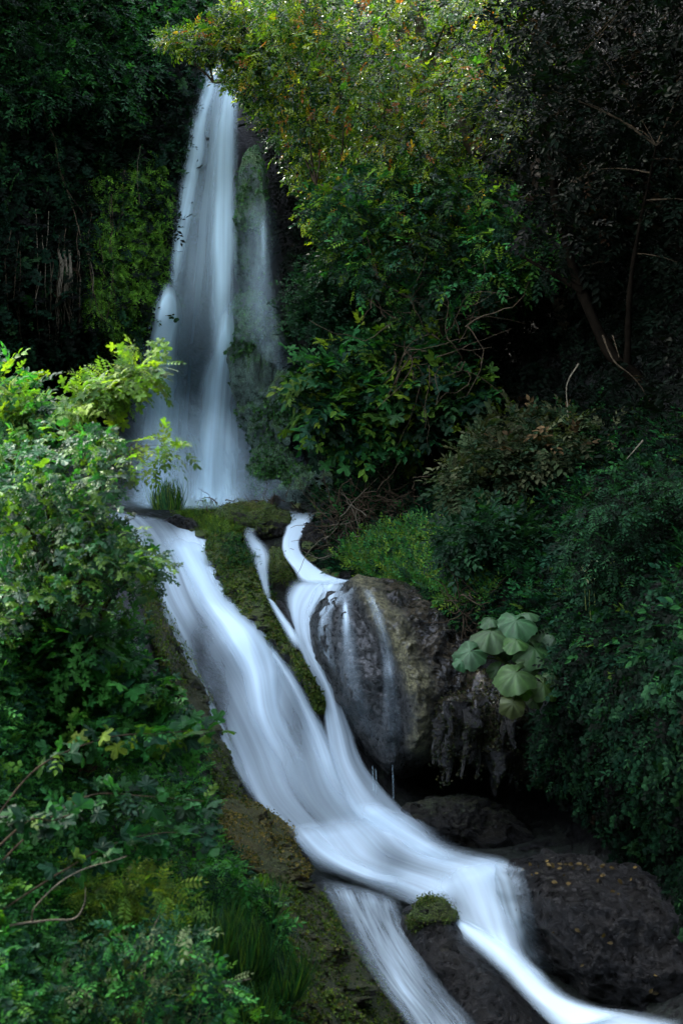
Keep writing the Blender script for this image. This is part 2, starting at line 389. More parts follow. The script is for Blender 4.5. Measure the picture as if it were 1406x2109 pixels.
G_DK = [(5, (.003, .015, .007)), (3, (.005, .023, .008)), (1, (.012, .038, .01))]
G_SHADE = [(5, (.001, .004, .002)), (3, (.002, .006, .003)), (.1, (.012, .007, .003))]  # greens darkened almost to black, painting in deep shade
G_MID = [(4, (.01, .055, .015)), (4, (.018, .078, .018)), (4, (.006, .03, .014)), (.5, (.06, .11, .015))]
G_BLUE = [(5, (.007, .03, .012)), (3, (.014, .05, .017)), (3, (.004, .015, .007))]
G_LIME = [(4, (.06, .12, .012)), (3, (.1, .15, .012)), (2, (.035, .085, .014))]
G_TREE = [(4, (.024, .07, .01)), (4, (.065, .12, .01)), (3.5, (.16, .2, .012)), (4, (.006, .022, .008)), (.4, (.25, .08, .02)), (.3, (.38, .22, .02))]
G_LEFT = [(4, (.02, .105, .02)), (3, (.04, .15, .026)), (4, (.008, .04, .018)), (1, (.06, .15, .015))]
G_DRY = [(4, (.03, .045, .018)), (3, (.05, .055, .025)), (3, (.015, .032, .014)), (.6, (.08, .05, .022))]

def clump_points(cent, rad, per, flat=.7):
    n = len(cent); v = nrm(rng.normal(size=(n, per, 3))); r = rng.uniform(.25, 1., (n, per, 1)) ** .5
    q = v * r * np.array(rad).reshape(-1, 1, 1); q[..., 2] *= flat
    return (cent[:, None] + q).reshape(-1, 3), v.reshape(-1, 3)

def leaves(name, cent, rad, per, tpls, size, pal, mat, parent=None, bias=(0, -.5, -.15), nb=(0, -.35, 1), rnd=.6, flat=.7, cvar=.25, out=1., kind=None):
    """leaf sprays around clump centres (Nx3)."""
    cent = np.asarray(cent); rad = np.broadcast_to(np.asarray(rad, float), (len(cent),))
    pts, v = clump_points(cent, rad, per, flat); n = len(pts)
    dirs = nrm(v * out + np.array(bias) + rng.normal(size=(n, 3)) * rnd)
    no = np.array(nb) + rng.normal(size=(n, 3)) * .35
    sz = rng.uniform(size[0], size[1], n)
    cc = np.repeat(1 + cvar * rng.normal(size=(len(cent), 1)), per, 0).clip(.45, 1.8)
    V, L, S, Cc = place(tpls, pts, dirs, no, sz, pick(pal, n) * cc)
    o = mesh_obj(name, V, L, S, mat, parent=parent, smooth=False, cols=Cc)
    if kind: o['kind'] = kind
    return o

def region(poly, n, off=(0., .3)):
    q = sample_poly(poly, n); return P(q[:, 0], q[:, 1], D(q[:, 0], q[:, 1]) - rng.uniform(off[0], off[1], n))
def region_y(poly, n, y0, y1):
    q = sample_poly(poly, n); return P(q[:, 0], q[:, 1], rng.uniform(y0, y1, n))

def branch_lines(base, tips, r0, sag=.15, wob=.06, n=9, trunk_t=.0):
    L = []
    for t in tips:
        t = np.asarray(t); u = np.linspace(0, 1, n)[:, None]; d = np.linalg.norm(t - base)
        mid = base * (1 - u) + t * u
        mid[:, 2] += (np.sin(u[:, 0] * math.pi) * sag * d)
        w = fbm(mid + rng.uniform(0, 50), 1.3 / max(d, .3) * 2, 2)[:, None]
        mid = mid + w * wob * d * nrm(rng.normal(size=3)) * np.sin(u * math.pi)
        L.append((mid, r0 * rng.uniform(.6, 1.), r0 * .15))
    return L

def shrub(name, label, cat, base, cent, rad, per, tpls, size, pal, mat, stems=10, r0=.02, group=None, stem_mat=None, leafname='foliage', **k):
    base = np.asarray(base, float); root = empty(name, base, label, cat, group)
    leaves(leafname, cent, rad, per, tpls, size, pal, mat, parent=root, **k)
    idx = rng.choice(len(cent), min(stems, len(cent)), replace=False)
    tubes('stem', branch_lines(base, np.asarray(cent)[idx], r0), stem_mat or M['darktwig'], parent=root, seg=5)
    return root

# ------------------------------------------------------------------ setting: ground
def build_terrain():
    px = np.concatenate([np.linspace(-900, -60, 60), np.arange(-50, 1460, 5), np.linspace(1475, 2300, 60)])
    py = np.concatenate([np.linspace(-1100, -60, 60), np.arange(-50, 2165, 5), np.linspace(2180, 2700, 30)])
    X, Y = np.meshgrid(px, py); Yd = D(X, Y); V = P(X, Y, Yd)
    nz = .45 * ridged(V * np.array([1, 1, .45]), .55, 3, 3) + .22 * ridged(V * np.array([1, 1, .5]), 2.1, 3, 9) + .04 * fbm(V, 9, 3, 5)
    amp = np.ones_like(nz)
    # calmer bed under the water
    V = P(X, Y, Yd + .28 - nz * .55 * amp)
    cap = 17.4 + np.interp(X, [-900, 950, 1500, 2300], [0, 0, 8, 14]); ex = (V[..., 2] - cap).clip(0, 99)
    V[..., 1] += ex * 2.2; V[..., 0] += ex * 2.2 * (X - W0) / F; V[..., 2] -= ex * .15
    quads('cliff', V.reshape(-1, 3), grid_faces(len(py), len(px)), M['ground'])['kind'] = 'structure'
build_terrain()
gx = np.linspace(-300, 300, 61); X, Y = np.meshgrid(gx, gx)
Zg = -1.0 + .8 * fbm(np.stack([X, Y, X * 0], -1), .05, 3)
quads('ground', np.stack([X, Y, Zg], -1).reshape(-1, 3), grid_faces(61, 61), M['ground'])['kind'] = 'structure'

# ------------------------------------------------------------------ rocks (closed, outline-shaped boulders)
FRONT = {}
def front_y(key, px, py):
    fx, fy, fY = FRONT[key]; out = np.full(px.size, 99.); qx = px.ravel(); qy = py.ravel()
    for a in range(0, len(qx), 200):
        d2 = (fx[None] - qx[a:a + 200, None]) ** 2 + (fy[None] - qy[a:a + 200, None]) ** 2; w = np.exp(-d2 / 70.); sw = w.sum(1)
        out[a:a + 200] = np.where(sw > .3, (w * fY[None]).sum(1) / (sw + 1e-9), 99.)
    return out.reshape(px.shape)
def rock(name, label, outline, Yc, tf, tb, mat, cat='rock', disp=.12, dsc=1.6, seg=120, rings=70, tilt=0., group=None, ridge=.0, center=None, yslope=(0, 0), stretch=(1, 1, 1), bed=None, paint=None, relief=None):
    o = np.asarray(outline, float); c = o.mean(0) if center is None else np.array(center, float)
    cl = spline(np.vstack([o, o[:1]]), 400)[:-1]
    ang = np.unwrap(np.arctan2(cl[:, 1] - c[1], cl[:, 0] - c[0])); r = np.hypot(*(cl - c).T)
    a2 = np.mod(ang, 2 * math.pi); so = np.argsort(a2)
    th = np.linspace(0, 2 * math.pi, seg, endpoint=False)
    R = np.interp(th, a2[so], r[so], period=2 * math.pi)
    ph = np.linspace(0, math.pi, rings)
    rr = np.sin(ph)[:, None]; dep = np.cos(ph)[:, None]
    rr = np.where(rr > 0, rr ** .8, rr)
    px = c[0] + rr * R[None] * np.cos(th)[None]; py = c[1] + rr * R[None] * np.sin(th)[None]
    prof = -np.where(dep > 0, dep * tf, dep * tb)
    if bed is not None: Yd = D(px, py) + bed + prof; Yc = float(D(np.array([c[0]]), np.array([c[1]]))[0]) + bed
    else: Yd = Yc + (px - c[0]) * yslope[0] + (py - c[1]) * yslope[1] + prof
    if relief is not None: Yd = Yd - relief(px, py)
    V = P(px, py, Yd); cen = P(c[0], c[1], Yc)
    nn = nrm(V - cen)
    q = V * np.array(stretch)
    d = disp * (ridged(q, dsc, 4, 21) - .4) + ridge * fbm(q, dsc * 3, 4, 31) + .25 * disp * fbm(q, dsc * 8, 3, 5)
    V = V + nn * d[..., None]
    if label: h_ = V[:int(rings * .5)].reshape(-1, 3)[::2]; FRONT[label] = (h_[:, 0] / h_[:, 1] * F + W0, H0 - (h_[:, 2] - CZ) / h_[:, 1] * F, h_[:, 1])
    ob = quads(name, V.reshape(-1, 3) - cen, grid_faces(rings, seg, True), mat, cols=None if paint is None else paint(px, py).reshape(-1, 3))
    ob.location = cen; tag(ob, label, cat, group); return ob

RIB = spline([(735,1190),(775,1240),(815,1300),(850,1370),(866,1440),(868,1540)], 60)
def rib_d(px, py):
    d = np.full(px.shape, 1e9); sg = np.zeros(px.shape)
    for a in RIB:
        q = np.hypot(px - a[0], py - a[1]); m_ = q < d; d = np.where(m_, q, d); sg = np.where(m_, np.sign(px - a[0]), sg)
    return d, sg
def rib_relief(px, py):
    d, sg = rib_d(px, py); r = .22 * np.exp(-(d / 26) ** 2) - .16 * np.exp(-((d - 46) / 14) ** 2) * (sg < 0)
    v = P(px, py, 20 + 0 * px)
    r = r + .045 * ridged(v, 7, 3, 44) + .1 * fbm(v, 1.6, 3, 47)
    return r + np.where(sg > 0, .2 * ridged(v, 3.2, 3, 61), 0) * (d / 60).clip(0, 1)
def rib_paint(px, py):
    d, sg = rib_d(px, py); v = P(px, py, 20 + 0 * px); w_ = 22 + 14 * fbm(v, 4, 3, 8)
    rib = 1 / (1 + np.exp((d - w_) / 4)); right = np.where(sg > 0, 1, 0) * (1 - rib)
    return np.stack([rib, right, 0 * rib], -1)
rock('boulder', 'large rounded wet grey boulder with a tan algae rib and a thin water veil',
     [(636,1260),(665,1215),(710,1195),(790,1188),(850,1205),(940,1258),(1000,1320),(1018,1400),(1000,1470),(950,1510),(905,1550),(860,1590),(800,1602),(750,1545),(705,1470),(662,1380),(640,1310)],
     20.6, 1.5, .8, M['boulder3'], disp=.12, dsc=1.7, seg=260, rings=150, yslope=(-.0012, -.001), paint=rib_paint, relief=rib_relief)
def long_rock(name, label, st, tf, tb, mat, bed=0., disp=.12, dsc=2., n=170, m=90, group=None, stretch=(1, 1, 1), cat='rock', crag=.0):
    S = spline(st, n); a = np.linspace(0, 2 * math.pi, m, endpoint=False)[None]; v = np.linspace(0, 1, n)[:, None]
    en = np.sin(math.pi * v.clip(.004, .996)) ** .35; u = .5 + .5 * np.cos(a) * np.minimum(1, en * 1.02)
    px = S[:, 0:1] * (1 - u) + S[:, 2:3] * u; py = S[:, 1:2] * (1 - u) + S[:, 3:4] * u; sn = np.sin(a)
    Yd = D(px, py) + bed - np.where(sn > 0, sn * tf, sn * tb) * en
    V = P(px, py, Yd); cl = V.mean(1, keepdims=True); nn = nrm(V - cl); q = V * np.array(stretch)
    d = disp * (ridged(q, dsc, 4, 21) - .35) + .35 * disp * ridged(q, dsc * 3.3, 3, 71) + crag * np.round(fbm(q * np.array([.6, .6, 2.2]), dsc, 3, 91) * 5) / 5
    V = V + nn * d[..., None]; cen = V.reshape(-1, 3).mean(0)
    ob = quads(name, V.reshape(-1, 3) - cen, grid_faces(n, m, True), mat); ob.location = cen; return tag(ob, label, cat, group)

rock('boulder', 'broad dark low boulder with fallen yellow leaves at lower right',
     [(1040,1800),(1075,1775),(1180,1768),(1300,1790),(1400,1850),(1490,1950),(1540,2080),(1480,2180),(1330,2130),(1210,2070),(1110,2000),(1050,1900)],
     15.7, 1.35, 1., M['darkrock'], disp=.26, dsc=1., yslope=(-.0012, -.0014), seg=260, rings=160, ridge=.05)
rock('boulder', 'smooth black wet rock hump between the two lower streams',
     [(830,1880),(880,1860),(940,1900),(1000,1950),(1060,2010),(1120,2090),(1140,2200),(1000,2240),(930,2110),(880,2020),(830,1950)],
     15.2, .8, .8, M['darkrock'], disp=.1, dsc=1.4, yslope=(-.0008, -.0032), seg=200, rings=120, ridge=.03)
rock('mossy_stone', 'small moss topped stone with drips perched on the black hump',
     [(845,1880),(865,1855),(905,1852),(935,1875),(942,1900),(925,1908),(900,1905),(880,1925),(855,1930),(843,1905)],
     15.3, .28, .3, M['mossy'], disp=.06, dsc=4)
long_rock('boulder', 'long tan and mossy ledge rock along the left edge of the cascade',
     [(440,1655,490,1630),(450,1690,560,1665),(470,1730,604,1712),(500,1770,608,1738),(520,1800,646,1788),(560,1830,652,1812)],
     .55, .6, M['ledge'], bed=-.25, disp=.14, dsc=2.2, stretch=(1, 1, 2.6), crag=.1)
long_rock('boulder', 'dark mossy rock bank below the tan ledge, running to the bottom edge',
     [(500,1790,640,1800),(510,1830,668,1840),(520,1900,700,1900),(540,1980,738,1960),(570,2050,790,2040),(600,2130,840,2110),(640,2230,900,2210)],
     .5, .6, M['ledge2'], bed=-.1, disp=.3, dsc=2., n=240, m=130, stretch=(1, 1, 1.7), crag=.12)
long_rock('rock', 'steep bare dark rock strip along the left side of the cascade',
     [(280,1200,322,1222),(292,1260,345,1250),(315,1320,372,1310),(345,1390,402,1380),(385,1460,436,1460),(420,1550,474,1545),(450,1630,510,1640),(490,1680,540,1690)],
     .35, .5, M['ledge2'], bed=-.15, disp=.16, dsc=2.6, crag=.06)
long_rock('boulder', 'mossy rock ridge parting the left cascade from the right stream',
     [(436,1092,490,1078),(414,1136,512,1130),(440,1175,530,1175),(462,1210,548,1228),(482,1250,566,1264),(510,1288,588,1300),(556,1318,604,1336),(594,1364,626,1366),(625,1407,648,1408),(644,1440,664,1444),(656,1462,664,1466)],
     .5, .6, M['mossy'], bed=-.35, disp=.2, dsc=2.4, n=220, m=100, crag=.08)
rock('mossy_stone', 'pointed mossy stone with a trickle in front of the upper stream',
     [(545,1160),(565,1130),(590,1145),(610,1170),(632,1205),(625,1222),(590,1228),(555,1225),(535,1200)],
     22.9, .4, .4, M['mossy'], disp=.12, dsc=3)
rock('rock', 'small wet dark fin of rock between the side trickle and the right stream',
     [(566,1236),(580,1238),(592,1256),(604,1284),(607,1296),(598,1290),(584,1268)],
     22.0, .25, .3, M['darkrock'], disp=.04, dsc=3, bed=-.5)
rock('mossy_stone', 'flat mossy stone heap between the grass tuft and the right stream head',
     [(440,1060),(480,1042),(540,1038),(590,1060),(600,1085),(575,1110),(530,1120),(480,1105),(445,1085)],
     24.2, .5, .5, M['mossy'], disp=.18, dsc=2.6)
rock('stone', 'small round dark stone on the lip of the upper pool',
     [(552,1030),(562,1020),(575,1022),(578,1034),(570,1042),(555,1040)], 24.6, .1, .1, M['darkrock'], disp=.02, dsc=5, seg=40, rings=24)
rock('rock', 'dark wet rock beside the start of the right stream',
     [(610,1110),(640,1080),(690,1075),(720,1110),(730,1170),(700,1192),(655,1188),(625,1160)],
     23.6, .4, .5, M['darkrock'], disp=.15, dsc=3)
rock('rock', 'low wet rock at the top left lip of the cascade',
     [(335,1075),(360,1062),(395,1072),(425,1092),(420,1112),(380,1105),(345,1095)],
     24.0, .25, .4, M['boulder'], disp=.08, dsc=3)
rock('rock', 'dark rounded rock at the back of the lower basin',
     [(820,1680),(870,1655),(960,1650),(1060,1690),(1100,1740),(1060,1765),(960,1755),(880,1740),(835,1712)],
     19.4, .6, .6, M['overhang'], disp=.24, dsc=1.7)
rock('rock', 'smooth submerged rock hump under the water in the lower basin',
     [(740,1760),(780,1738),(815,1745),(836,1780),(830,1815),(790,1830),(750,1810)],
     18.2, .3, .4, M['boulder'], disp=.03, dsc=2.)
for k, (lab, ol, Yc) in enumerate([
    ('pale green mossy tufa bulge right of the main fall at mid height', [(478,640),(498,612),(535,610),(560,650),(580,700),(578,760),(560,840),(520,860),(485,800),(475,700)], 27.9),
    ('mossy green tufa shelf high beside the main fall', [(480,420),(505,330),(535,320),(560,400),(570,470),(560,560),(520,620),(486,580),(478,500)], 28.3),
    ('dark streaked tufa column behind the right edge of the main fall', [(490,850),(540,780),(590,760),(620,820),(610,900),(570,940),(520,930)], 27.9),
    ('rounded green mossy rock at the right foot of the main fall', [(515,930),(545,905),(585,915),(602,960),(600,1020),(570,1040),(530,1035),(510,985)], 27.2),
    ('low misty green rock beside the foot of the main fall', [(585,1010),(610,975),(650,965),(690,985),(700,1025),(670,1045),(610,1045)], 26.6)]):
    rock('tufa_rock', lab, ol, Yc, .55, .5, M['tufa'], disp=.3, dsc=2.2, stretch=(1, 1, .25), ridge=.05)
for i, (x, y, r_) in enumerate([(452,1050,12),(474,1040,9),(498,1034,13),(520,1046,10),(540,1030,8),(618,1088,10),(628,1102,12),(636,1124,14),(640,1150,15),(646,1172,11),(668,1180,14),(690,1186,10),(712,1184,12),(660,1060,12),(612,1042,9),(640,1050,8),(395,1086,10),(415,1098,12)]):
    t_ = np.linspace(0, 2 * math.pi, 8, endpoint=False); k_ = r_ * rng.uniform(.7, 1.2, 8)
    rock('stone', 'small dark wet stone edging the head of the streams', np.stack([x + k_ * np.cos(t_), y + .7 * k_ * np.sin(t_)], -1), 24, .12, .12, M['mossy' if i % 3 else 'darkrock'], disp=.05, dsc=6, seg=40, rings=26, group='small stones edging the stream heads', bed=-.45)
# hanging tufa curtain under the right bank
tl = []
root = empty('tufa_overhang', P(1040, 1480, 19), 'dark mossy tufa overhang with hanging drips below the big leaved plant', 'rock')
rr = rock('ledge', None, [(880,1470),(940,1410),(1060,1380),(1150,1420),(1200,1500),(1180,1570),(1120,1600),(1060,1585),(1000,1570),(940,1540),(905,1500)], 19.3, .8, .8, M['boulder3'], cat=None, disp=.3, dsc=1.8, stretch=(1, 1, .5), paint=lambda a_, b_: np.stack([0 * a_, 0 * a_ + 1, 0 * a_], -1))
rr.parent = root; rr.location = Vector(rr.location) - Vector(root.location)
for i in range(70):
    x = rng.uniform(900, 1190); y0 = rng.uniform(1440, 1560); L = rng.uniform(30, 170) * rng.uniform(.4, 1); Yy = rng.uniform(18.2, 19.)
    u = np.linspace(0, 1, 7); pts = P(x + np.cumsum(rng.normal(0, 3, 7)), y0 + L * u, Yy); tl.append((pts, rng.choice([.03, .05, .08, .14]), .015))
tubes('drip_stone', tl, M['overhang'], parent=root, seg=8)

# ------------------------------------------------------------------ water
def ribbon(name, st, mat, off=.25, bulge=.1, n=90, m=28, edge=.22, dens=1., bumps=(), ends=(.04, .04), spots=(), depth=None, fade=None, drape=None):
    """st rows: pxL, pyL, pxR, pyR.  Follows the ground unless depth rows are given."""
    S = spline(st, n); u = np.linspace(0, 1, m)[None, :]
    px = S[:, 0:1] * (1 - u) + S[:, 2:3] * u; py = S[:, 1:2] * (1 - u) + S[:, 3:4] * u
    if depth is None: Yd = D(px, py)
    else: Yd = np.interp(np.linspace(0, 1, n), np.linspace(0, 1, len(depth)), depth)[:, None] + 0 * px
    if drape is not None:
        fy_ = front_y(drape, px, py); Yd = np.where(fy_ < 90, np.minimum(Yd + .3, fy_), Yd - .2)
        for _ in range(6): Yd[1:-1, 1:-1] = (Yd[1:-1, 1:-1] * 2 + Yd[2:, 1:-1] + Yd[:-2, 1:-1] + Yd[1:-1, 2:] + Yd[1:-1, :-2]) / 6
    Yd = Yd - off - bulge * np.sin(math.pi * u)
    for (bx, by, br, ba) in bumps: Yd = Yd - ba * np.exp(-((px - bx) ** 2 + (py - by) ** 2) / br ** 2)
    V = P(px, py, Yd)
    ln = np.concatenate([[0], np.cumsum(np.linalg.norm(np.diff(V[:, m // 2], axis=0), axis=1))])
    wd = np.linalg.norm(V[:, -1] - V[:, 0], axis=1).mean()
    q = V + 0; e = np.minimum(u, 1 - u) / edge + .35 * fbm(np.stack([u * wd * 3 + 0 * px, ln[:, None] * .5 + 0 * px, 0 * px], -1), 1.5, 3, 77)
    e = e.clip(0, 1); e = e * e * (3 - 2 * e)
    e = e * np.where((u <= 0) | (u >= 1), 0, 1)
    v = np.linspace(0, 1, n)[:, None]
    e = e * (v / max(ends[0], 1e-3)).clip(0, 1) * ((1 - v) / max(ends[1], 1e-3)).clip(0, 1)
    d = np.full_like(px, dens)
    if fade is not None: d = d * np.interp(v, np.linspace(0, 1, len(fade)), fade)
    for (sx, sy, srx, sry, sa) in spots: d = d + sa * np.exp(-(((px - sx) / srx) ** 2 + ((py - sy) / sry) ** 2))
    uvs = np.stack([u * wd + 0 * px + st[0][0] * .37, ln[:, None] + 0 * px, 0 * px + st[0][1] * .1], -1)
    ob = quads(name, V.reshape(-1, 3), grid_faces(n, m), mat, dens=(d * e).clip(0, 2).ravel(), uv=uvs.reshape(-1, 3))
    ob['kind'] = 'structure'; return ob

WF = 'waterfall'
ribbon(WF, [(415,130,505,130),(393,220,495,220),(372,330,497,330),(352,440,494,440),(340,530,494,530),(318,620,500,620),(288,720,515,720),(268,820,525,820),(255,930,525,930),(245,1050,520,1050)],
       M['fall'], off=.35, bulge=.25, dens=.24, edge=.2, fade=[.9, 1, 1, 1, 1, .9, .8, .9, 1.1, 1.2], ends=(.02, .01))
ribbon(WF, [(425,130,470,130),(400,230,440,230),(378,340,425,340),(358,450,400,450),(346,540,385,540),(338,620,375,620)],
       M['fall'], off=.6, bulge=.12, dens=.5, edge=.5, ends=(.1, .25))
ribbon(WF, [(462,130,500,130),(440,230,494,230),(430,340,494,340),(425,450,492,450),(425,560,490,560),(425,660,490,660),(420,780,492,780)],
       M['fall'], off=.62, bulge=.15, dens=.55, edge=.5, ends=(.1, .3))
ribbon(WF, [(326,585,376,575),(302,650,396,650),(280,720,400,720),(270,800,400,800),(262,900,395,900),(255,1045,390,1045)],
       M['fall'], off=.75, bulge=.4, dens=.62, edge=.5, ends=(.13, .02), fade=[1.3, 1.4, 1.2, .8, .7, .7], spots=[(345,640,22,45,.8),(335,740,16,120,.35)])
ribbon(WF, [(450,600,486,600),(430,700,496,700),(410,780,496,780),(396,880,494,880),(386,960,494,960),(375,1045,500,1045)],
       M['fall'], off=.85, bulge=.25, dens=.8, edge=.5, ends=(.2, .01), fade=[.6, 1.1, 1, 1, 1, 1.1], spots=[(466,690,18,55,.6)])
ribbon(WF, [(235,700,330,690),(225,800,400,800),(220,900,560,900),(215,1050,600,1050)], M['fall'], off=1.2, bulge=.4, dens=.3, edge=.5, ends=(.5, .01), n=50)
ribbon(WF, [(500,395,560,400),(505,470,560,470),(510,560,565,560),(505,660,575,660),(500,780,590,780)],
       M['fall'], off=.98, bulge=.1, dens=.12, edge=.4, ends=(.2, .3))
ribbon(WF, [(470,400,575,400),(475,560,585,560),(480,700,600,700),(480,850,620,850),(470,1040,640,1040)], M['fall'], off=1.1, bulge=.15, dens=.2, edge=.5, ends=(.3, .1))
ribbon(WF, [(532,440,552,440),(534,520,552,520),(536,600,556,600)], M['fall'], off=.98, bulge=.03, dens=.35, edge=.5, ends=(.2, .6), n=40, m=10)

ST = 'stream'
# broad left cascade
ribbon(ST, [(190,1040,425,1085),(250,1090,430,1110),(296,1160,452,1165),(322,1235,492,1235),(358,1305,552,1312),(396,1380,606,1378),(430,1455,652,1455),(470,1545,690,1535),(515,1645,722,1630),(590,1725,790,1720),(660,1800,850,1800)],
       M['water'], off=.32, bulge=.3, m=44, n=140, dens=.44, edge=.12, ends=(.03, .1), bumps=[(500,1300,70,.35)],
       spots=[(400,1160,60,90,.5),(505,1310,45,45,.4),(410,1340,24,110,-.34),(450,1460,28,130,-.36),(610,1500,25,90,-.2)])
ribbon(ST, [(300,1090,425,1105),(340,1150,450,1165),(385,1230,490,1238),(430,1310,560,1300),(480,1390,580,1370),(505,1480,590,1470),(540,1570,640,1560),(590,1680,700,1670)],
       M['water'], off=.5, bulge=.25, dens=.74, edge=.5, ends=(.08, .3), bumps=[(500,1300,70,.35)], spots=[(490,1300,50,50,.4)])
ribbon(ST, [(490,1290,556,1320),(540,1340,600,1372),(588,1420,650,1460),(625,1500,690,1540),(655,1600,725,1620),(690,1690,790,1700)],
       M['water'], off=.5, bulge=.2, dens=.5, edge=.5, ends=(.12, .3))
ribbon(ST, [(316,1225,345,1235),(352,1305,376,1305),(392,1385,414,1385),(426,1460,448,1460),(466,1550,492,1550),(508,1640,540,1640)],
       M['water'], off=.5, bulge=.06, dens=.6, edge=.45, ends=(.1, .15), m=12)
ribbon(ST, [(580,1700,640,1690),(640,1770,690,1735),(730,1815,760,1775),(840,1850,860,1800)], M['water'], off=.8, bulge=.08, dens=.8, edge=.5, ends=(.15, .3), n=50)
ribbon(ST, [(700,1660,780,1640),(750,1700,830,1680),(830,1760,900,1720),(900,1800,980,1760)], M['water'], off=.78, bulge=.08, dens=.7, edge=.5, ends=(.2, .3), n=50)
ribbon(ST, [(905,1890,940,1880),(960,1945,1030,1925),(1030,2010,1110,1990),(1090,2070,1180,2050),(1150,2130,1300,2090)], M['water'], off=1.15, bulge=.1, dens=.9, edge=.5, ends=(.1, .05), n=60)
# right stream
ribbon(ST, [(566,1050,652,1056),(586,1082,634,1088),(580,1112,618,1118),(582,1140,630,1148),(604,1175,680,1184),(620,1208,745,1200)],
       M['water'], off=.55, bulge=.08, dens=.95, edge=.2, n=70, m=18, ends=(.12, .12))
ribbon(ST, [(505,1072,530,1076),(500,1100,532,1100),(506,1125,552,1120),(516,1150,560,1140),(528,1178,556,1172),(538,1206,556,1206),(545,1232,562,1238)], M['water'], off=.75, bulge=.05, dens=.62, edge=.45, n=60, m=14, ends=(.35, .15), fade=[.4, .9, 1, 1, .6, .5, .8])
ribbon(ST, [(600,1190,760,1192),(585,1225,712,1218),(592,1260,660,1255),(604,1310,652,1310),(630,1370,675,1370),(660,1430,698,1430),(668,1500,725,1500),(680,1580,755,1580),(710,1660,830,1665),(760,1720,900,1730)],
       M['water'], off=.5, bulge=.12, dens=.8, edge=.22, ends=(.06, .08))
ribbon(ST, [(545,1226,566,1238),(562,1262,590,1270),(580,1295,612,1300),(600,1335,634,1345)],
       M['water'], off=.95, bulge=.05, dens=.8, edge=.4, n=50, m=16, ends=(.05, .25))
# lower basin
ribbon(ST, [(600,1700,820,1655),(620,1745,880,1690),(650,1785,930,1730),(720,1815,985,1752),(800,1845,1040,1765),(880,1880,1090,1800)],
       M['water'], off=.62, bulge=.15, dens=.62, edge=.2, m=36, ends=(.15, .12), bumps=[(790,1765,45,.3)], spots=[(790,1775,45,35,-.3)])
ribbon(ST, [(860,1790,1010,1755),(880,1850,1060,1790),(915,1905,1080,1880),(960,1935,1090,1960),(1010,1975,1130,2010),(1065,2025,1150,2050),(1110,2080,1200,2070),(1140,2130,1300,2080),(1180,2200,1430,2100)],
       M['water'], off=.95, bulge=.2, dens=.66, edge=.4, m=36, n=110, ends=(.1, .02), drape=None, spots=[(1020,1960,40,30,.5),(1090,1830,45,60,-.35)])
ribbon(ST, [(985,1768,1062,1770),(985,1800,1100,1802),(1000,1870,1118,1872),(1040,1960,1124,1962),(1085,2030,1150,2025)],
       M['veil'], off=.05, bulge=.03, dens=.26, edge=.5, ends=(.3, .6), drape='broad dark low boulder with fallen yellow leaves at lower right', m=40)
ribbon(ST, [(940,1770,1050,1764),(965,1815,1085,1800),(985,1880,1105,1870),(1020,1950,1120,1945),(1070,2015,1160,2005)], M['water'], off=.2, bulge=.08, dens=.62, edge=.5, ends=(.1, .35), drape='broad dark low boulder with fallen yellow leaves at lower right', m=34)
# thin veil lower left
ribbon(ST, [(640,1800,840,1850),(680,1870,850,1900),(720,1945,880,1960),(770,2020,930,2040),(820,2090,990,2110),(860,2160,1030,2180)],
       M['veil'], off=.75, bulge=.2, dens=.34, edge=.3, m=36, ends=(.1, .02), spots=[(740,1830,60,25,.3),(830,2000,30,120,.2)])
# veil over the boulder
for st_, dn_ in [([(690,1205,730,1200),(696,1245,728,1245),(690,1300,740,1300),(684,1380,752,1380),(700,1460,770,1460),(730,1540,790,1540)], .2),
                 ([(640,1225,700,1205),(640,1270,690,1262),(650,1330,690,1330),(668,1400,705,1400),(695,1470,730,1470)], .3),
                 ([(735,1200,760,1198),(760,1260,790,1255),(778,1330,812,1330),(785,1410,822,1410),(786,1500,830,1500),(790,1570,826,1570)], .24),
                 ([(704,1235,718,1235),(702,1280,722,1280),(700,1340,726,1340)], .5)]:
    ribbon('water_veil', st_, M['veil'], off=.035, bulge=0, dens=dn_, edge=.5, ends=(.15, .45), drape='large rounded wet grey boulder with a tan algae rib and a thin water veil', m=22)
ribbon('water_veil', [(622,1196,748,1190),(612,1235,728,1222),(610,1285,680,1268),(618,1340,665,1330)], M['water'], off=.05, bulge=.02, dens=.5, edge=.5, ends=(.15, .5), drape='large rounded wet grey boulder with a tan algae rib and a thin water veil', m=30, n=50)
for i, (x, y0, y1) in enumerate([(765,1575,1640),(772,1580,1655),(806,1570,1655)]):
    ribbon('drip', [(x,y0,x+3,y0),(x+1,(y0+y1)/2,x+5,(y0+y1)/2),(x+1,y1,x+7,y1)], M['fall'], off=0, bulge=0, depth=[19.2, 19.2, 19.2], dens=.3, edge=.4, n=20, m=6, ends=(.1, .2))
mm, nt, out = newmat('mist'); tc = nt.nodes.new('ShaderNodeTexCoord')
vl = nt.nodes.new('ShaderNodeVectorMath'); vl.operation = 'LENGTH'; nt.links.new(tc.outputs['Object'], vl.inputs[0])
fall_ = math_(nt, 'POWER', math_(nt, 'SUBTRACT', 1., vl.outputs['Value'], True), 1.3)
nz_ = ramp(nt, noise(nt, 1.6, 3, .5, tc.outputs['Object']), [(.3, .4), (.7, 1.4)])
vs = nt.nodes.new('ShaderNodeVolumeScatter'); vs.inputs['Color'].default_value = (.8, .92, 1, 1); nt.links.new(math_(nt, 'MULTIPLY', math_(nt, 'MULTIPLY', fall_, nz_), 2.2), vs.inputs['Density']); nt.links.new(vs.outputs[0], out.inputs['Volume'])
th_ = np.linspace(0, 2 * math.pi, 32, endpoint=False); ph_ = np.linspace(0, math.pi, 20)[:, None]
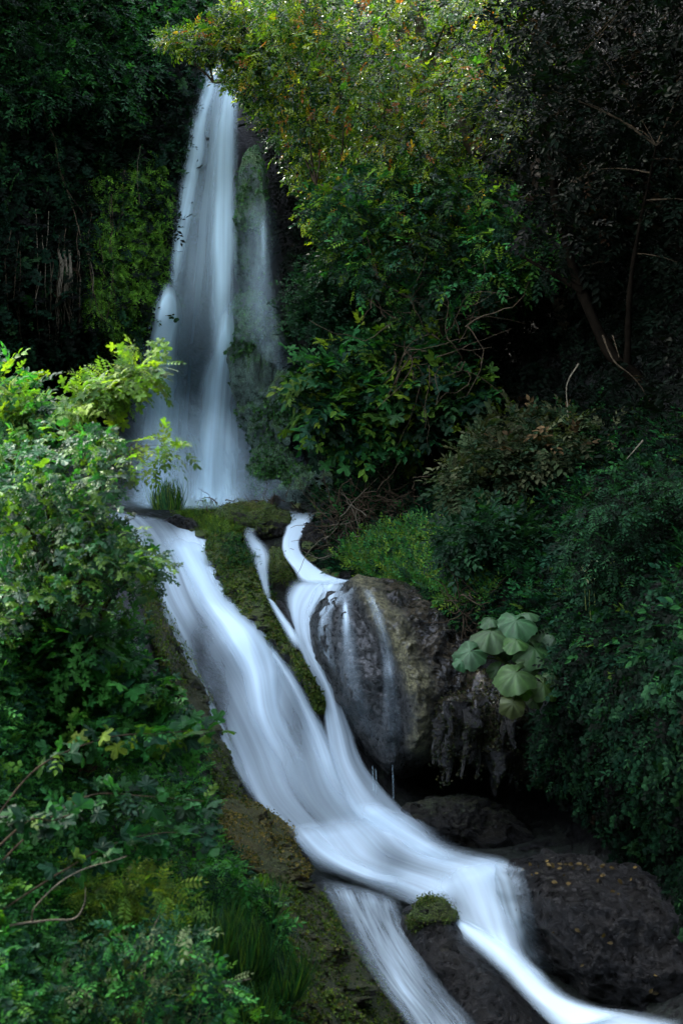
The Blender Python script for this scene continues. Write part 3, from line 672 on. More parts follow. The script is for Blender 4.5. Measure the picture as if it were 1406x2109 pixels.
sp_ = np.stack([np.sin(ph_) * np.cos(th_), np.sin(ph_) * np.sin(th_), np.cos(ph_) + 0 * th_], -1)
ms = quads('mist', sp_.reshape(-1, 3), grid_faces(20, 32, True), mm); ms.location = P(420, 985, 27.0); ms.scale = (2.9, 1.7, 2.3); ms['kind'] = 'stuff'; tag(ms, 'soft spray mist around the foot of the main fall', 'mist')
m2_ = ms.copy(); C.objects.link(m2_); m2_.location = P(880, 1775, 17.0); m2_.scale = (1.9, 1.1, .6); tag(m2_, 'faint spray haze over the lower basin')
# upper pool surface
pp = np.array([(-7, 24.3), (1, 24.4), (1.5, 29.5), (-7, 29.5)])
gx_, gy_ = np.meshgrid(np.linspace(-6, .6, 30), np.linspace(24.2, 29.5, 30))
mp, nt, out = newmat('pool_water'); b = nd(nt, 'ShaderNodeBsdfPrincipled', i_Roughness=.12); b.inputs['Base Color'].default_value = (.05, .09, .1, 1)
g = nt.nodes.new('ShaderNodeNewGeometry'); bp = nd(nt, 'ShaderNodeBump', i_Strength=.4, i_Distance=.05); nt.links.new(noise(nt, 3, 4, .6, g.outputs['Position']), bp.inputs['Height']); nt.links.new(bp.outputs[0], b.inputs['Normal']); nt.links.new(b.outputs[0], out.inputs[0])
quads('pool_water', np.stack([gx_, gy_, 0 * gx_ + 5.88], -1).reshape(-1, 3), grid_faces(30, 30), mp)['kind'] = 'structure'

TUFT = [compose(T_simple(.3), [((0, 0, 0), (math.cos(a_), math.sin(a_) * .9 + .5, .5), (0, 0, 1), 1.) for a_ in np.linspace(0, 6.28, 6)[:-1] + k_]) for k_ in (0, .5)]
def moss_on(ob, n, size, pal, thr=-.05, up=.1, name='moss', seed=0, sc=1.6):
    me = ob.data; co_ = np.empty(len(me.vertices) * 3, np.float32); me.vertices.foreach_get('co', co_); co_ = co_.reshape(-1, 3)
    nn_ = np.empty(len(me.vertices) * 3, np.float32); me.vertex_normals.foreach_get('vector', nn_); nn_ = nn_.reshape(-1, 3)
    w_ = co_ + np.array(ob.location); g_ = fbm(w_, sc, 3, 55 + seed) + .25 * nn_[:, 2]
    ok = np.where((nn_[:, 1] < .25) & (nn_[:, 2] > up - .4) & (g_ > thr))[0]
    if len(ok) < 5: return
    i_ = rng.choice(ok, n); p_ = w_[i_] + rng.normal(0, .025, (n, 3)); no = nn_[i_] + rng.normal(0, .4, (n, 3))
    V, L, S, Cc = place(TUFT, p_, nrm(rng.normal(size=(n, 3)) + [0, -.3, -.3]), no, rng.uniform(*size, n), pick(pal, n) * (1 + .5 * fbm(p_, 2, 2)[:, None]), .25)
    o = mesh_obj(name, V, L, S, M['soft'], parent=ob, smooth=False, cols=Cc); o['kind'] = 'stuff'
G_MOSS = [(4, (.05, .085, .012)), (3, (.08, .11, .015)), (3, (.025, .05, .01)), (1, (.1, .085, .025))]
G_TAN = [(3, (.14, .11, .03)), (3, (.2, .14, .04)), (3, (.05, .06, .012))]
for ob in list(C.objects):
    lb = ob.get('label', '')
    if 'parting the left' in lb: moss_on(ob, 6000, (.02, .045), G_MOSS, thr=-.2)
    elif 'tan and mossy' in lb: moss_on(ob, 2500, (.012, .03), G_TAN, thr=.06)
    elif 'dark mossy rock bank' in lb: moss_on(ob, 9000, (.015, .035), G_MOSS, thr=-.02, sc=2.4)
    elif 'steep bare' in lb: moss_on(ob, 4000, (.015, .035), G_MOSS, thr=-.1)
    elif ob.name == 'ledge': ob.location = ob.location + ob.parent.location; moss_on(ob, 3500, (.012, .03), [(2, (.03, .04, .01)), (2, (.05, .045, .015)), (2, (.012, .02, .006))], thr=-.1, up=-.3); ob.location = ob.location - ob.parent.location
    elif ob.name.startswith('mossy_stone'): moss_on(ob, 3000 if 'perched' not in lb else 1500, (.008, .02), G_MOSS, thr=-.05, sc=4)
    elif ob.name == 'drip_stone': ob.location = ob.parent.location; moss_on(ob, 3500, (.012, .035), [(2, (.02, .028, .008)), (2, (.035, .03, .012)), (3, (.008, .012, .004))], thr=-.4, up=-.8); ob.location = (0, 0, 0)
    elif ob.name.startswith('tufa_rock'): moss_on(ob, 700, (.03, .07), [(3, (.03, .09, .03)), (2, (.05, .13, .03)), (2, (.02, .05, .02))], thr=-.05)

# ------------------------------------------------------------------ vegetation: cliffs
def stuff(name, label, cat, cent, rad, per, tpls, size, pal, mat, **k):
    o = leaves(name, cent, rad, per, tpls, size, pal, mat, **k); tag(o, label, cat, kind='stuff'); return o

WL = [(-80,-80),(450,-80),(430,100),(390,190),(370,300),(345,420),(330,560),(300,650),(240,760),(200,900),(-80,900)]
stuff('ivy', 'dark ivy and creepers covering the shaded left cliff', 'ivy', region(WL, 1500, (0, .6)), .4, 9, SPR + IVY, (.18, .38), G_DK + G_SHADE, M['shade'], bias=(0, -.5, -.7), nb=(0, -.7, .8))
stuff('moss', 'bright green moss and maidenhair hanging beside the main fall', 'moss', region([(200,370),(330,330),(345,420),(330,560),(300,650),(260,740),(220,760),(190,640),(180,480)], 420, (.35, .8)), .16, 12, SPR, (.1, .2), [(3, (.06, .16, .012)), (3, (.1, .22, .015)), (1, (.03, .09, .01))], M['soft'], bias=(0, -.4, -1), nb=(0, -.8, .5))
TL = [(-80,-130),(520,-130),(520,20),(420,60),(300,140),(260,230),(100,200),(-80,260)]
stuff('undergrowth', 'dim bluish undergrowth on top of the left cliff', 'undergrowth', region(TL, 380, (.4, 1.6)), .55, 14, SPR, (.2, .4), G_DK + G_BLUE + G_MID[:2], M['leaf'])
WR = [(560,-80),(1480,-80),(1480,1000),(1100,880),(900,900),(700,960),(640,900),(620,700),(600,500),(560,300)]
stuff('ivy', 'creepers covering the right cliff, its shade painted in as near black', 'ivy', region(WR, 1500, (0, .7)), .45, 7, SPR + SPRO, (.2, .4), G_SHADE, M['shade'], bias=(0, -.5, -.4))  # darkness of the right side carried by the leaf colour itself
SL = [(640,1000),(760,940),(950,860),(1250,850),(1480,880),(1480,1420),(1200,1330),(1050,1300),(930,1240),(800,1190),(720,1180),(660,1100)]
stuff('ground_cover', 'low mixed green ground cover over the right slope', 'plants', region(SL, 2200, (0, .35)), .28, 10, SPR + PIN + SPRO, (.14, .3), G_MID + G_DK + G_SHADE, M['shade'])
IC = [(1190,1330),(1200,1240),(1480,1200),(1480,1900),(1380,1780),(1290,1720),(1250,1660),(1200,1620),(1150,1600),(1130,1520),(1170,1440)]
stuff('ivy', 'curtain of small leaved ivy hanging down the lower right bank', 'ivy', region(IC, 1700, (0, .6)), .26, 10, IVY + SPR, (.13, .26), G_BLUE + G_DK + G_SHADE, M['shade'], bias=(0, -.4, -.9), nb=(0, -.8, .7))
LB = [(-80,1150),(150,1200),(250,1270),(300,1380),(370,1480),(420,1600),(440,1720),(490,1840),(550,1960),(590,2160),(-80,2200)]
stuff('ground_cover', 'dense low green plants covering the left bank', 'plants', region(LB, 3000, (0, .3)), .15, 9, SPR + PIN + IVY, (.08, .17), G_LEFT, M['leaf'])
# ridge greenery
stuff('grass', 'short grass and herbs along the lip beside the mossy stones', 'grass', P(*(lambda q: (q[:, 0], q[:, 1], D(q[:, 0], q[:, 1]) - .45))(sample_poly([(370,1045),(420,1050),(500,1085),(470,1110),(430,1095),(380,1075)], 260))), .1, 10, BLADE + SPR, (.06, .16), G_LIME, M['soft'], bias=(0, -.2, .9), nb=(0, -1, .3))
stuff('moss', 'small moss tufts growing along the rock ridge between the streams', 'moss', P(*(lambda q: (q[:, 0], q[:, 1], 22.1 - (q[:, 1] - 1215) * .004))(sample_poly([(440,1100),(500,1100),(530,1160),(560,1240),(600,1320),(560,1300),(500,1250),(450,1160)], 130))), .1, 8, SPR, (.06, .12), G_MID, M['soft'], bias=(0, -.3, .3))
stuff('grass', 'short bright grass on the slope above the large boulder', 'grass', region([(700,1150),(790,1090),(920,1090),(1020,1170),(1010,1240),(940,1235),(870,1205),(780,1185)], 1500, (.3, .75)), .14, 9, BLADE + SPR, (.1, .22), G_LIME + G_LEFT, M['soft'], bias=(0, -.2, 1), nb=(0, -1, .3))

# ------------------------------------------------------------------ trees and shrubs
def tree(name, label, cat, trunk, limbs, cent, rad, per, tpls, size, pal, mat, r0=.2, bark=None, twigs=60, group=None, **k):
    tr = spline([P(*t) for t in trunk], 24); root = empty(name, tr[0], label, cat, group)
    tubes('trunk', [(tr, r0, r0 * .35)], bark or M['bark'], parent=root, seg=10)
    nodes = [tr[12:]]
    for lb in limbs:
        l = spline([P(*t) for t in lb], 20); nodes.append(l[4:])
        tubes('branch', [(l, r0 * .45, r0 * .1)], bark or M['bark'], parent=root, seg=7)
    nodes = np.vstack(nodes); L = []
    for i in rng.choice(len(cent), min(twigs, len(cent)), replace=False):
        a = nodes[np.argmin(((nodes - cent[i]) ** 2).sum(-1))]; L += branch_lines(a, [cent[i]], r0 * .13, sag=.05)
    tubes('twig', L, M['darktwig'], parent=root, seg=4)['kind'] = 'stuff'
    leaves('crown', cent, rad, per, tpls, size, pal, mat, parent=root, **k); return root

crownA = np.vstack([region_y([(480,-60),(900,-80),(1060,-60),(1060,250),(1000,420),(900,520),(720,540),(640,430),(590,340),(540,240),(480,150)], 300, 22.5, 26.5), region_y([(330,90),(400,50),(500,20),(560,200),(505,215),(470,130),(420,120),(370,140)], 34, 23.4, 24.6)])
tree('overhanging_tree', 'large glossy leaved tree overhanging the top of the main fall, lit by the sun', 'tree',
     [(1250,900,23.5),(1150,620,24),(1000,350,24.5),(880,120,25),(820,-200,25.5)],
     [[(1000,350,24.5),(850,280,24.5),(700,200,24.5),(560,170,24.3),(440,170,24.2)], [(1080,480,24.3),(900,420,24),(760,400,23.5),(650,380,23.6)], [(880,120,25),(760,20,25),(600,0,25)]],
     crownA, np.concatenate([rng.uniform(.3, .6, 300), rng.uniform(.14, .3, 34)]), 46, SPRO + SPR, (.12, .25), G_TREE, M['gloss'], r0=.2, twigs=120, nb=(-.42, -.6, .55), cvar=.35)
crownB = region_y([(620,440),(700,380),(820,350),(950,360),(1130,430),(1140,560),(1000,640),(900,680),(830,680),(700,560)], 120, 21.5, 24.5)
tree('small_tree', 'mid green tree with drooping sprays below the sunlit crown', 'tree',
     [(1000,980,22.8),(960,820,22.8),(900,650,22.8),(840,520,22.8)], [[(900,650,22.8),(960,560,22.5),(1060,520,22.3)], [(940,740,22.8),(880,640,22.3),(780,580,22)]],
     crownB, rng.uniform(.25, .5, len(crownB)), 34, PIN + SPRO, (.16, .32), G_TREE[:2] + G_MID + G_DK + G_DK, M['leaf'], r0=.09, cvar=.4)
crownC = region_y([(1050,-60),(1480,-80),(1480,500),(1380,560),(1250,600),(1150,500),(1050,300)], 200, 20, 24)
tree('shade_painted_tree', 'leaning tree with browning leaves at the upper right, shade painted in as near black', 'tree',
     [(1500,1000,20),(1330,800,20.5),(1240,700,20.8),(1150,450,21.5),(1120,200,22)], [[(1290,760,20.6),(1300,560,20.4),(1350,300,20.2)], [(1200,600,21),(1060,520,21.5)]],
     crownC, rng.uniform(.35, .7, len(crownC)), 16, SPRO + SPR, (.22, .4), G_SHADE + [(.15, (.02, .01, .005))], M['shade'], r0=.13, bark=M['shadebark'])  # upper right shade painted into the leaf and bark colours

shrub('shrub', 'pale blue green shrub leaning towards the main fall', 'shrub', P(800,760,25), region_y([(610,600),(650,550),(740,540),(800,600),(820,680),(760,720),(700,700),(650,720),(615,660)], 70, 23.8, 25), .32, 26, SPR, (.2, .35), G_BLUE, M['leaf'], stems=20)
shrub('shrub', 'broad leaved bright green shrub in the gap right of the main fall', 'shrub', P(900,900,23.5), region_y([(640,760),(680,720),(760,690),(860,690),(960,760),(950,850),(860,890),(740,910),(680,880),(650,820)], 100, 22, 23.6), .3, 14, SPRP + SPRO, (.3, .5), G_LIME + G_MID + G_DK, M['leaf'], stems=26)
shrub('shrub', 'dusty olive dry leaved shrub high on the right slope', 'shrub', P(1100,1060,21.5), region_y([(930,1000),(960,930),(1040,870),(1160,860),(1260,900),(1280,980),(1200,1050),(1080,1060),(980,1060)], 130, 19.6, 21.3), .28, 20, SPRO, (.18, .34), G_DRY, M['shade'], stems=30)
shrub('nettle_patch', 'bluish leafy herbs below the dry shrub on the right slope', 'herb', P(1000,1180,20), region_y([(930,1100),(1000,1060),(1080,1080),(1100,1150),(1000,1180),(940,1150)], 50, 18.6, 19.6), .22, 20, PIN + SPRO, (.2, .34), G_BLUE, M['leaf'], stems=16, stem_mat=M['stem'])
shrub('shrub', 'dark bluish shrub at the far right edge above the ivy', 'shrub', P(1350,1250,15.5), region_y([(1180,1060),(1300,1000),(1460,980),(1460,1200),(1300,1200),(1200,1160)], 130, 14.4, 16), .26, 18, SPR + PIN, (.15, .28), G_BLUE + G_SHADE, M['shade'], stems=24)

# left foreground shrubs
shrub('shrub', 'sunlit yellow green shrub at the left edge, topmost of the left shrubs', 'shrub', P(60,1180,13.5), region_y([(-60,800),(20,770),(80,810),(90,880),(70,940),(-60,960)], 44, 12, 13.5), .18, 16, SPRP + SPRO, (.12, .22), G_LIME + G_LEFT, M['soft'], stems=18, r0=.025)
shrub('leafy_branch', 'wispy light green spray reaching over the dark pool edge', 'branch', P(90,960,12.6), region_y([(150,835),(170,790),(250,760),(325,755),(280,790),(215,830),(200,870),(160,870)], 16, 12, 12.6), .12, 12, PIN + SPRP, (.12, .24), G_LIME, M['soft'], stems=12, r0=.012)
shrub('fig_shrub', 'broad lobed leaf shrub lit by the sun in the left foreground', 'shrub', P(140,1420,12), region_y([(-60,960),(90,890),(200,890),(250,950),(210,1030),(235,1080),(310,1150),(325,1190),(280,1215),(230,1190),(200,1260),(-60,1300)], 210, 10.6, 12.6), rng.uniform(.06, .26, 210), 17, SPRP + PALM + SPRO, (.065, .125), G_MID + G_LIME[:1], M['sunleaf'], stems=60, r0=.03)
shrub('leafy_branch', 'thin branch with a few sunlit leaves crossing the foot of the main fall', 'branch', P(200,980,11.9), region_y([(270,925),(345,900),(375,935),(330,960),(280,960)], 7, 11.5, 12), .1, 8, SPRO, (.1, .16), G_LIME, M['soft'], stems=7, r0=.008)
shrub('shrub', 'dark lobed leaf shrub below the sunlit one on the left bank', 'shrub', P(160,1620,12.5), region_y([(-60,1300),(230,1270),(270,1350),(330,1430),(400,1510),(390,1550),(300,1560),(100,1480),(-60,1500)], 170, 11.2, 13), .15, 12, PALM + SPRP, (.1, .19), G_LEFT, M['leaf'], stems=40, r0=.02)
def spray(label, path, size=(.1, .17), n=16, pal=G_MID):
    l = spline([P(*t) for t in path], 30); root = empty('leafy_branch', l[0], label, 'branch', 'leafy branches arching over the left bank')
    tubes('stem', [(l, .008, .003)], M['darktwig'], parent=root, seg=6)
    ii = np.linspace(9, 29, n).astype(int); leaves('foliage', l[ii], .09, 4, PALM + SPRO[:1], size, pal, M['leaf'], parent=root, bias=(0, -.3, -.2), nb=(0, -.4, 1), flat=.35)
spray('long leafy branch arching right towards the cascade just above the brown ledge', [(-20,1700,9.6),(80,1580,10),(220,1520,10.4),(340,1510,10.8),(445,1500,11.2)], pal=G_LIME + G_MID)
spray('leafy branch arching over the left bank at mid height', [(-20,1800,9.4),(60,1720,9.7),(180,1640,10),(300,1640,10.2),(420,1650,10.4)], pal=G_BLUE + G_MID)
spray('leafy branch spreading low over the left bank beside the brown ledge', [(-20,1890,9.2),(120,1800,9.6),(230,1740,9.9),(340,1715,10.1),(425,1725,10.3)], pal=G_MID)
spray('short drooping leafy branch near the left edge', [(-20,1760,9),(60,1690,9.2),(110,1690,9.4),(160,1670,9.5)], n=8)
shrub('herb_clump', 'yellow green ferny herb clump near the bottom left', 'herb', P(250,1950,10), region_y([(150,1860),(190,1820),(300,1805),(380,1830),(360,1880),(220,1880)], 34, 9.8, 10.6), .12, 12, PIN, (.12, .22), G_LIME, M['leaf'], stems=14, stem_mat=M['stem'], r0=.008)
shrub('herb_clump', 'dusty green compound leaved herbs along the bottom left edge', 'herb', P(250,2140,9.3), region_y([(20,2000),(180,1920),(330,1880),(450,1980),(470,2080),(300,2109),(20,2120)], 120, 8.6, 10), .12, 10, PIN + SPRO, (.08, .15), G_LEFT + G_DK + [(3, (.05, .07, .03))], M['shade'], stems=40, stem_mat=M['stem'], r0=.008)
shrub('herb_clump', 'leafy herbs beside the long grass under the mossy bank', 'herb', P(580,1960,13), region_y([(440,1780),(490,1780),(540,1850),(580,1950),(560,1980),(470,1880)], 50, 12.4, 13.4), .11, 10, PIN + SPRO, (.1, .2), G_LEFT, M['leaf'], stems=30, stem_mat=M['stem'], r0=.008)

def tuft(name, label, cat, cent, rad, n, size, pal, group=None, bend=BLADE, up=1., spread=.6):
    cent = np.asarray(cent, float); root = empty(name, cent, label, cat, group); a = rng.uniform(0, 2 * math.pi, n); r = rad * np.sqrt(rng.uniform(0, 1, n))
    pos = cent + np.stack([r * np.cos(a), r * np.sin(a), 0 * a], -1)
    d = np.stack([np.cos(a) * spread, np.sin(a) * spread, np.full(n, up)], -1) + rng.normal(size=(n, 3)) * .2
    V, L, S, Cc = place(bend, pos, d, np.stack([np.cos(a) * -1, np.sin(a) * -1, 0 * a + .4], -1) * -1 + 0, rng.uniform(*size, n), pick(pal, n))
    mesh_obj('blades', V, L, S, M['soft'], parent=root, smooth=False, cols=Cc); return root
tuft('grass_tuft', 'upright green grass tuft on the lip in front of the main fall', 'grass', P(345,1050,23.4), .26, 420, (.3, .62), G_LIME + G_MID, spread=.35)
for (x, y, Yy, r, n, s, lab) in [(490,2010,11.9,.2,700,(.35,.6),'largest bright clump of long grass at the bottom of the left bank'),
                                 (440,1970,11.6,.15,400,(.3,.5),'long grass clump left of the largest one'),
                                 (580,2060,12.2,.16,420,(.3,.55),'long drooping grass clump next to the mossy bank near the bottom'),
                                 (550,1890,12.9,.1,200,(.25,.45),'thin grass clump hanging beside the brown ledge'),
                                 (500,2120,11.6,.2,400,(.3,.5),'dark grass clump at the bottom edge of the picture')]:
    tuft('grass_clump', lab, 'grass', P(x, y, Yy), r, n, s, G_MID + G_LIME[:1], 'long grass clumps at the foot of the left bank', spread=.7)

# butterbur: big round leaves
def big_leaf(root, px, py, rpx, Y, tilt, roll, col, base):
    c = P(px, py, Y); R = rpx / F * Y
    na, nr = 48, 8; a = np.linspace(-math.pi * .93, math.pi * .93, na); rr = np.linspace(0, 1, nr)[:, None]
    lob = 1 + .05 * np.cos(a * 7 + px) + .04 * np.cos(a * 4 + py) + .035 * np.cos(a * 23 + px); sh = .82 + .25 * np.cos(a / 2) 
    x = rr * R * lob * sh * np.sin(a); y = rr * R * lob * sh * np.cos(a)
    f1, f2 = rng.uniform(0, 6, 2); z = -.5 * R * rr ** 2 + .03 * R * rr * np.cos(a * 9 + .5 * np.sin(a * 2 + f1)) + .16 * R * rr ** 2 * np.sin(a * 2 + f1) + .08 * R * rr ** 2 * np.sin(a * 5 + f2)
    d = nrm(np.array([math.sin(roll), -.35, math.cos(roll) * .2 - math.sin(tilt)])); n_ = np.array([0, -math.sin(tilt), math.cos(tilt)]) + 0
    n_ = nrm(n_ - d * n_.dot(d)); xx = np.cross(d, n_)
    V = c + x[..., None] * xx + y[..., None] * d + z[..., None] * n_
    vein = 1.1 * (np.abs(np.cos(a * 4.5 + .3 * np.sin(px))) ** 10)[None] * (rr > .05)
    cc = np.array(col) * (1 + .45 * vein + .12 * rng.normal(size=(nr, na)))[..., None]
    o = quads('leaf', V.reshape(-1, 3), grid_faces(nr, na), M['leafbig'], parent=root, cols=cc.reshape(-1, 3))
    st = spline([base, (base + c) / 2 + np.array([0, 0, .12]), c], 12); tubes('stalk', [(st, .016, .009)], M['stem'], parent=root, seg=6)
M['leafbig'] = leaf_mat('broad_leaf', .55, .3, .35)
bb = P(1085, 1400, 16.9); root = empty('butterbur', bb, 'clump of very large round pale green leaves on the right bank above the overhang', 'plant')
for (x, y, r, Yy, ti, ro, col) in [(1062,1278,50,17.6,.5,-.6,(.1,.19,.09)),(1010,1300,46,17.5,.6,-1.2,(.09,.18,.07)),(968,1342,38,17.3,.9,-1.4,(.12,.22,.13)),(1120,1300,46,17.7,.6,.8,(.07,.15,.08)),
                                   (1100,1335,48,17.3,.8,.2,(.1,.19,.09)),(1150,1345,38,17.4,.8,1.2,(.07,.15,.09)),(1062,1385,48,17.1,.8,-.6,(.13,.26,.07)),(1118,1408,38,17.1,1.,.6,(.09,.19,.08)),
                                   (1056,1448,30,17.0,1.3,-.2,(.17,.24,.12)),(1025,1378,24,17.5,.9,-1,(.07,.14,.07)),(1145,1310,30,17.6,.9,1.3,(.08,.15,.08)),(985,1318,24,17.5,.8,-1,(.1,.17,.09)),(1100,1440,20,17.1,1.,.3,(.1,.17,.07)),(1040,1335,26,17.6,.7,-.3,(.06,.12,.06)),(1170,1370,24,17.4,1.,1.3,(.07,.13,.06)),(1075,1420,24,17.,1.1,-.4,(.12,.2,.07)),(1140,1385,26,17.2,1.,.9,(.08,.15,.06)),(1085,1262,26,17.8,.6,.5,(.08,.15,.08)),(950,1362,20,17.3,1.,-1.5,(.1,.18,.1)),(1010,1275,24,17.6,.7,-.9,(.07,.13,.07)),(1062,1318,30,17.2,.7,-.2,(.1,.17,.08)),(1090,1360,30,17.5,1.,.6,(.12,.21,.08))]:
    big_leaf(root, x, y, r * .92, Yy - 1.15 + rng.uniform(-.15, .15), ti + rng.uniform(-.45, .25), ro, tuple(rng.uniform(.2, .42) * q * k_ for q, k_ in zip(col, (.8, 1., .65))), bb + rng.normal(0, .05, 3))

# umbel flowers
def sphere_pts(n): 
    i = np.arange(n) + .5; ph = np.arccos(1 - 2 * i / n); th = math.pi * (1 + 5 ** .5) * i
    return np.stack([np.cos(th) * np.sin(ph), np.sin(th) * np.sin(ph), np.cos(ph)], -1)
for i, (x, y) in enumerate([(1206,1172),(1224,1163),(1240,1158),(1262,1162),(1216,1192),(1258,1184)]):
    c = P(x, y, 15.3); root = empty('umbel_flower', c - [0, 0, .45], 'pale round seed head on a thin stem among the right bank herbs', 'flower', 'pale seed heads on the right bank')
    tubes('stem', [(spline([c - [0, 0, .45], c - [rng.uniform(-.04, .04), 0, .2], c], 8), .006, .004)], M['stem'], parent=root, seg=5)
    s = sphere_pts(46); V, L, S, Cc = place([T_simple(.4)], c + s * .025, s, np.roll(s, 1, 1), np.full(46, .035), np.full((46, 3), (.32, .34, .22)))
    mesh_obj('flower_head', V, L, S, M['petal'], parent=root, smooth=False, cols=Cc)

# hanging vines on the left wall
def vine(label, path, r=.008, leafy=True, group=None, pale=False):
    l = spline([P(x, y, D(np.array([x]), np.array([y]))[0] - .9) for x, y in path], 40); l = l + np.stack([fbm(l + 5, 1.5, 3, 3) * .1, 0 * l[:, 0], 0 * l[:, 0]], -1)
    root = empty('hanging_vine', l[0], label, 'vine', group); tubes('stem', [(l, r, r * .5)], M['twig'] if pale else M['darktwig'], parent=root, seg=5)
    if leafy: leaves('foliage', l[rng.choice(40, 22)], .07, 3, SPR, (.1, .16), G_BLUE + G_MID, M['leaf'], parent=root, bias=(0, -.3, -.8), flat=1.)
GV = 'vines hanging down the left cliff'
for lab, path, r, lf, pale in [
    ('long thin vine looping from the middle of the left cliff to the moss', [(120,350),(150,430),(175,500),(190,600),(215,660),(228,560),(226,400)], .012, False, False),
    ('leafy vine dangling beside the bright moss', [(290,300),(285,350),(292,420)], .01, True, True),
    ('leafy creeper trailing above the bright moss', [(260,350),(250,420),(245,480)], .012, True, False),
    ('leafy creeper to the left of the bright moss', [(228,400),(232,460),(226,520),(235,640)], .01, True, False),
    ('leafy vine down the dark cliff left of centre', [(80,200),(110,290),(125,370),(170,440)], .012, True, False)]:
    vine(lab, path, r, lf, GV, pale)
for i in range(14):
    x = rng.uniform(118, 148); vine('straight pale rootlet in the bundle hanging on the far left cliff', [(x, 505 + rng.uniform(0, 30)), (x + rng.normal(0, 3), 600), (x + rng.normal(0, 8), 680 + rng.uniform(0, 110))], .009, False, 'pale rootlets hanging in a bundle', True)
for i in range(18):
    x = rng.uniform(20, 210); y = rng.uniform(420, 560); vine('thin dark rootlet hanging down the shaded left cliff', [(x, y), (x + rng.normal(0, 4), y + 90), (x + rng.normal(0, 8), y + rng.uniform(140, 280))], .007, False, 'dark rootlets hanging on the left cliff', i % 3 == 0)

# dead root tangle right of the upper stream
def tangle(label, poly, y0, y1, n, mat, r=(.006, .014), L=(.5, 1.3), name='root_tangle'):
    c = region_y(poly, n, y0, y1); lines = []
    for p in c:
        k = 10; d = nrm(rng.normal(size=3) * [1, .5, .7]); steps = np.cumsum(nrm(d + np.cumsum(rng.normal(size=(k, 3)) * .35, 0)) * rng.uniform(*L) / k, 0)
        lines.append((p + steps, rng.uniform(*r), .003))
    o = tubes(name, lines, mat, seg=5); return tag(o, label, 'roots', kind='stuff')
tangle('dense tangle of dead brown roots beside the right stream head', [(680,1060),(710,1025),(780,1010),(880,1020),(850,1090),(780,1150),(740,1175),(700,1170),(680,1120)], 22.2, 23.4, 240, M['darktwig'])
tangle('loose pale twigs lying on the slope over the root tangle', [(640,1080),(720,1060),(820,1080),(760,1170),(680,1170)], 22, 22.6, 30, M['twig'], r=(.006, .011))
tangle('bare thin twigs dangling under the broad leaved shrub', [(780,660),(960,620),(1000,740),(900,800),(800,760)], 21.2, 22.4, 50, M['darktwig'], L=(.8, 1.8))
tangle('dry roots along the top edge of the large boulder', [(930,1220),(1000,1240),(1030,1290),(960,1285)], 18.4, 19, 50, M['darktwig'], L=(.3, .8))
tangle('dead twigs lying along the lip of the upper pool', [(420,1030),(600,1028),(600,1045),(430,1045)], 24, 24.6, 40, M['darktwig'], L=(.2, .5))

def twig(label, paths, r=.012, mat='twig', group=None):
    L = [spline([P(*t) for t in p], 20) for p in paths]; L = [l + (fbm(l, 2.5, 3, 8)[:, None]) * .03 for l in L]
    if len(L) == 1:
        o = tubes('twig', [(L[0] - L[0][0], r, r * .35)], M[mat], seg=6); o.location = L[0][0]; tag(o, label, 'twig', group); return
    root = empty('twig', L[0][0], label, 'twig', group)
    for i, l in enumerate(L): tubes('main_stick' if i == 0 else 'side_shoot', [(l, r if i == 0 else r * .6, r * .35)], M[mat], parent=root, seg=6)
twig('bare pale twig reaching in from the left edge near the bottom', [[(-20,1915,9),(90,1900,9.1),(150,1895,9.2),(175,1860,9.3),(178,1825,9.3)], [(60,1905,9.1),(80,1860,9),(150,1800,9.1),(260,1765,9.4)]], .009)
twig('tall pale dry stalk curving up from the bottom left herbs', [[(295,2120,9.3),(298,2000,9.3),(310,1930,9.3),(328,1885,9.3)]], .007)
twig('forked pale dry stalk at the bottom left beside the grass', [[(405,2120,9.6),(418,2050,9.6),(420,1990,9.6)], [(405,2120,9.6),(460,2040,9.7),(515,2018,9.8)], [(405,2120,9.6),(385,2070,9.6)]], .007)
twig('pale dead stick hanging above the dry shrub on the right', [[(1190,750,20),(1168,790,20),(1168,840,20),(1172,875,20)]], .014)
twig('leaning orange brown dead branch at the upper right', [[(1240,690,19.6),(1262,740,19.6),(1300,770,19.6),(1340,830,19.7)], [(1262,690,19.6),(1275,735,19.6)]], .016, 'darktwig')
twig('pale sticks leaning among the dark herbs at the right', [[(1325,905,16),(1290,945,16)]], .01)

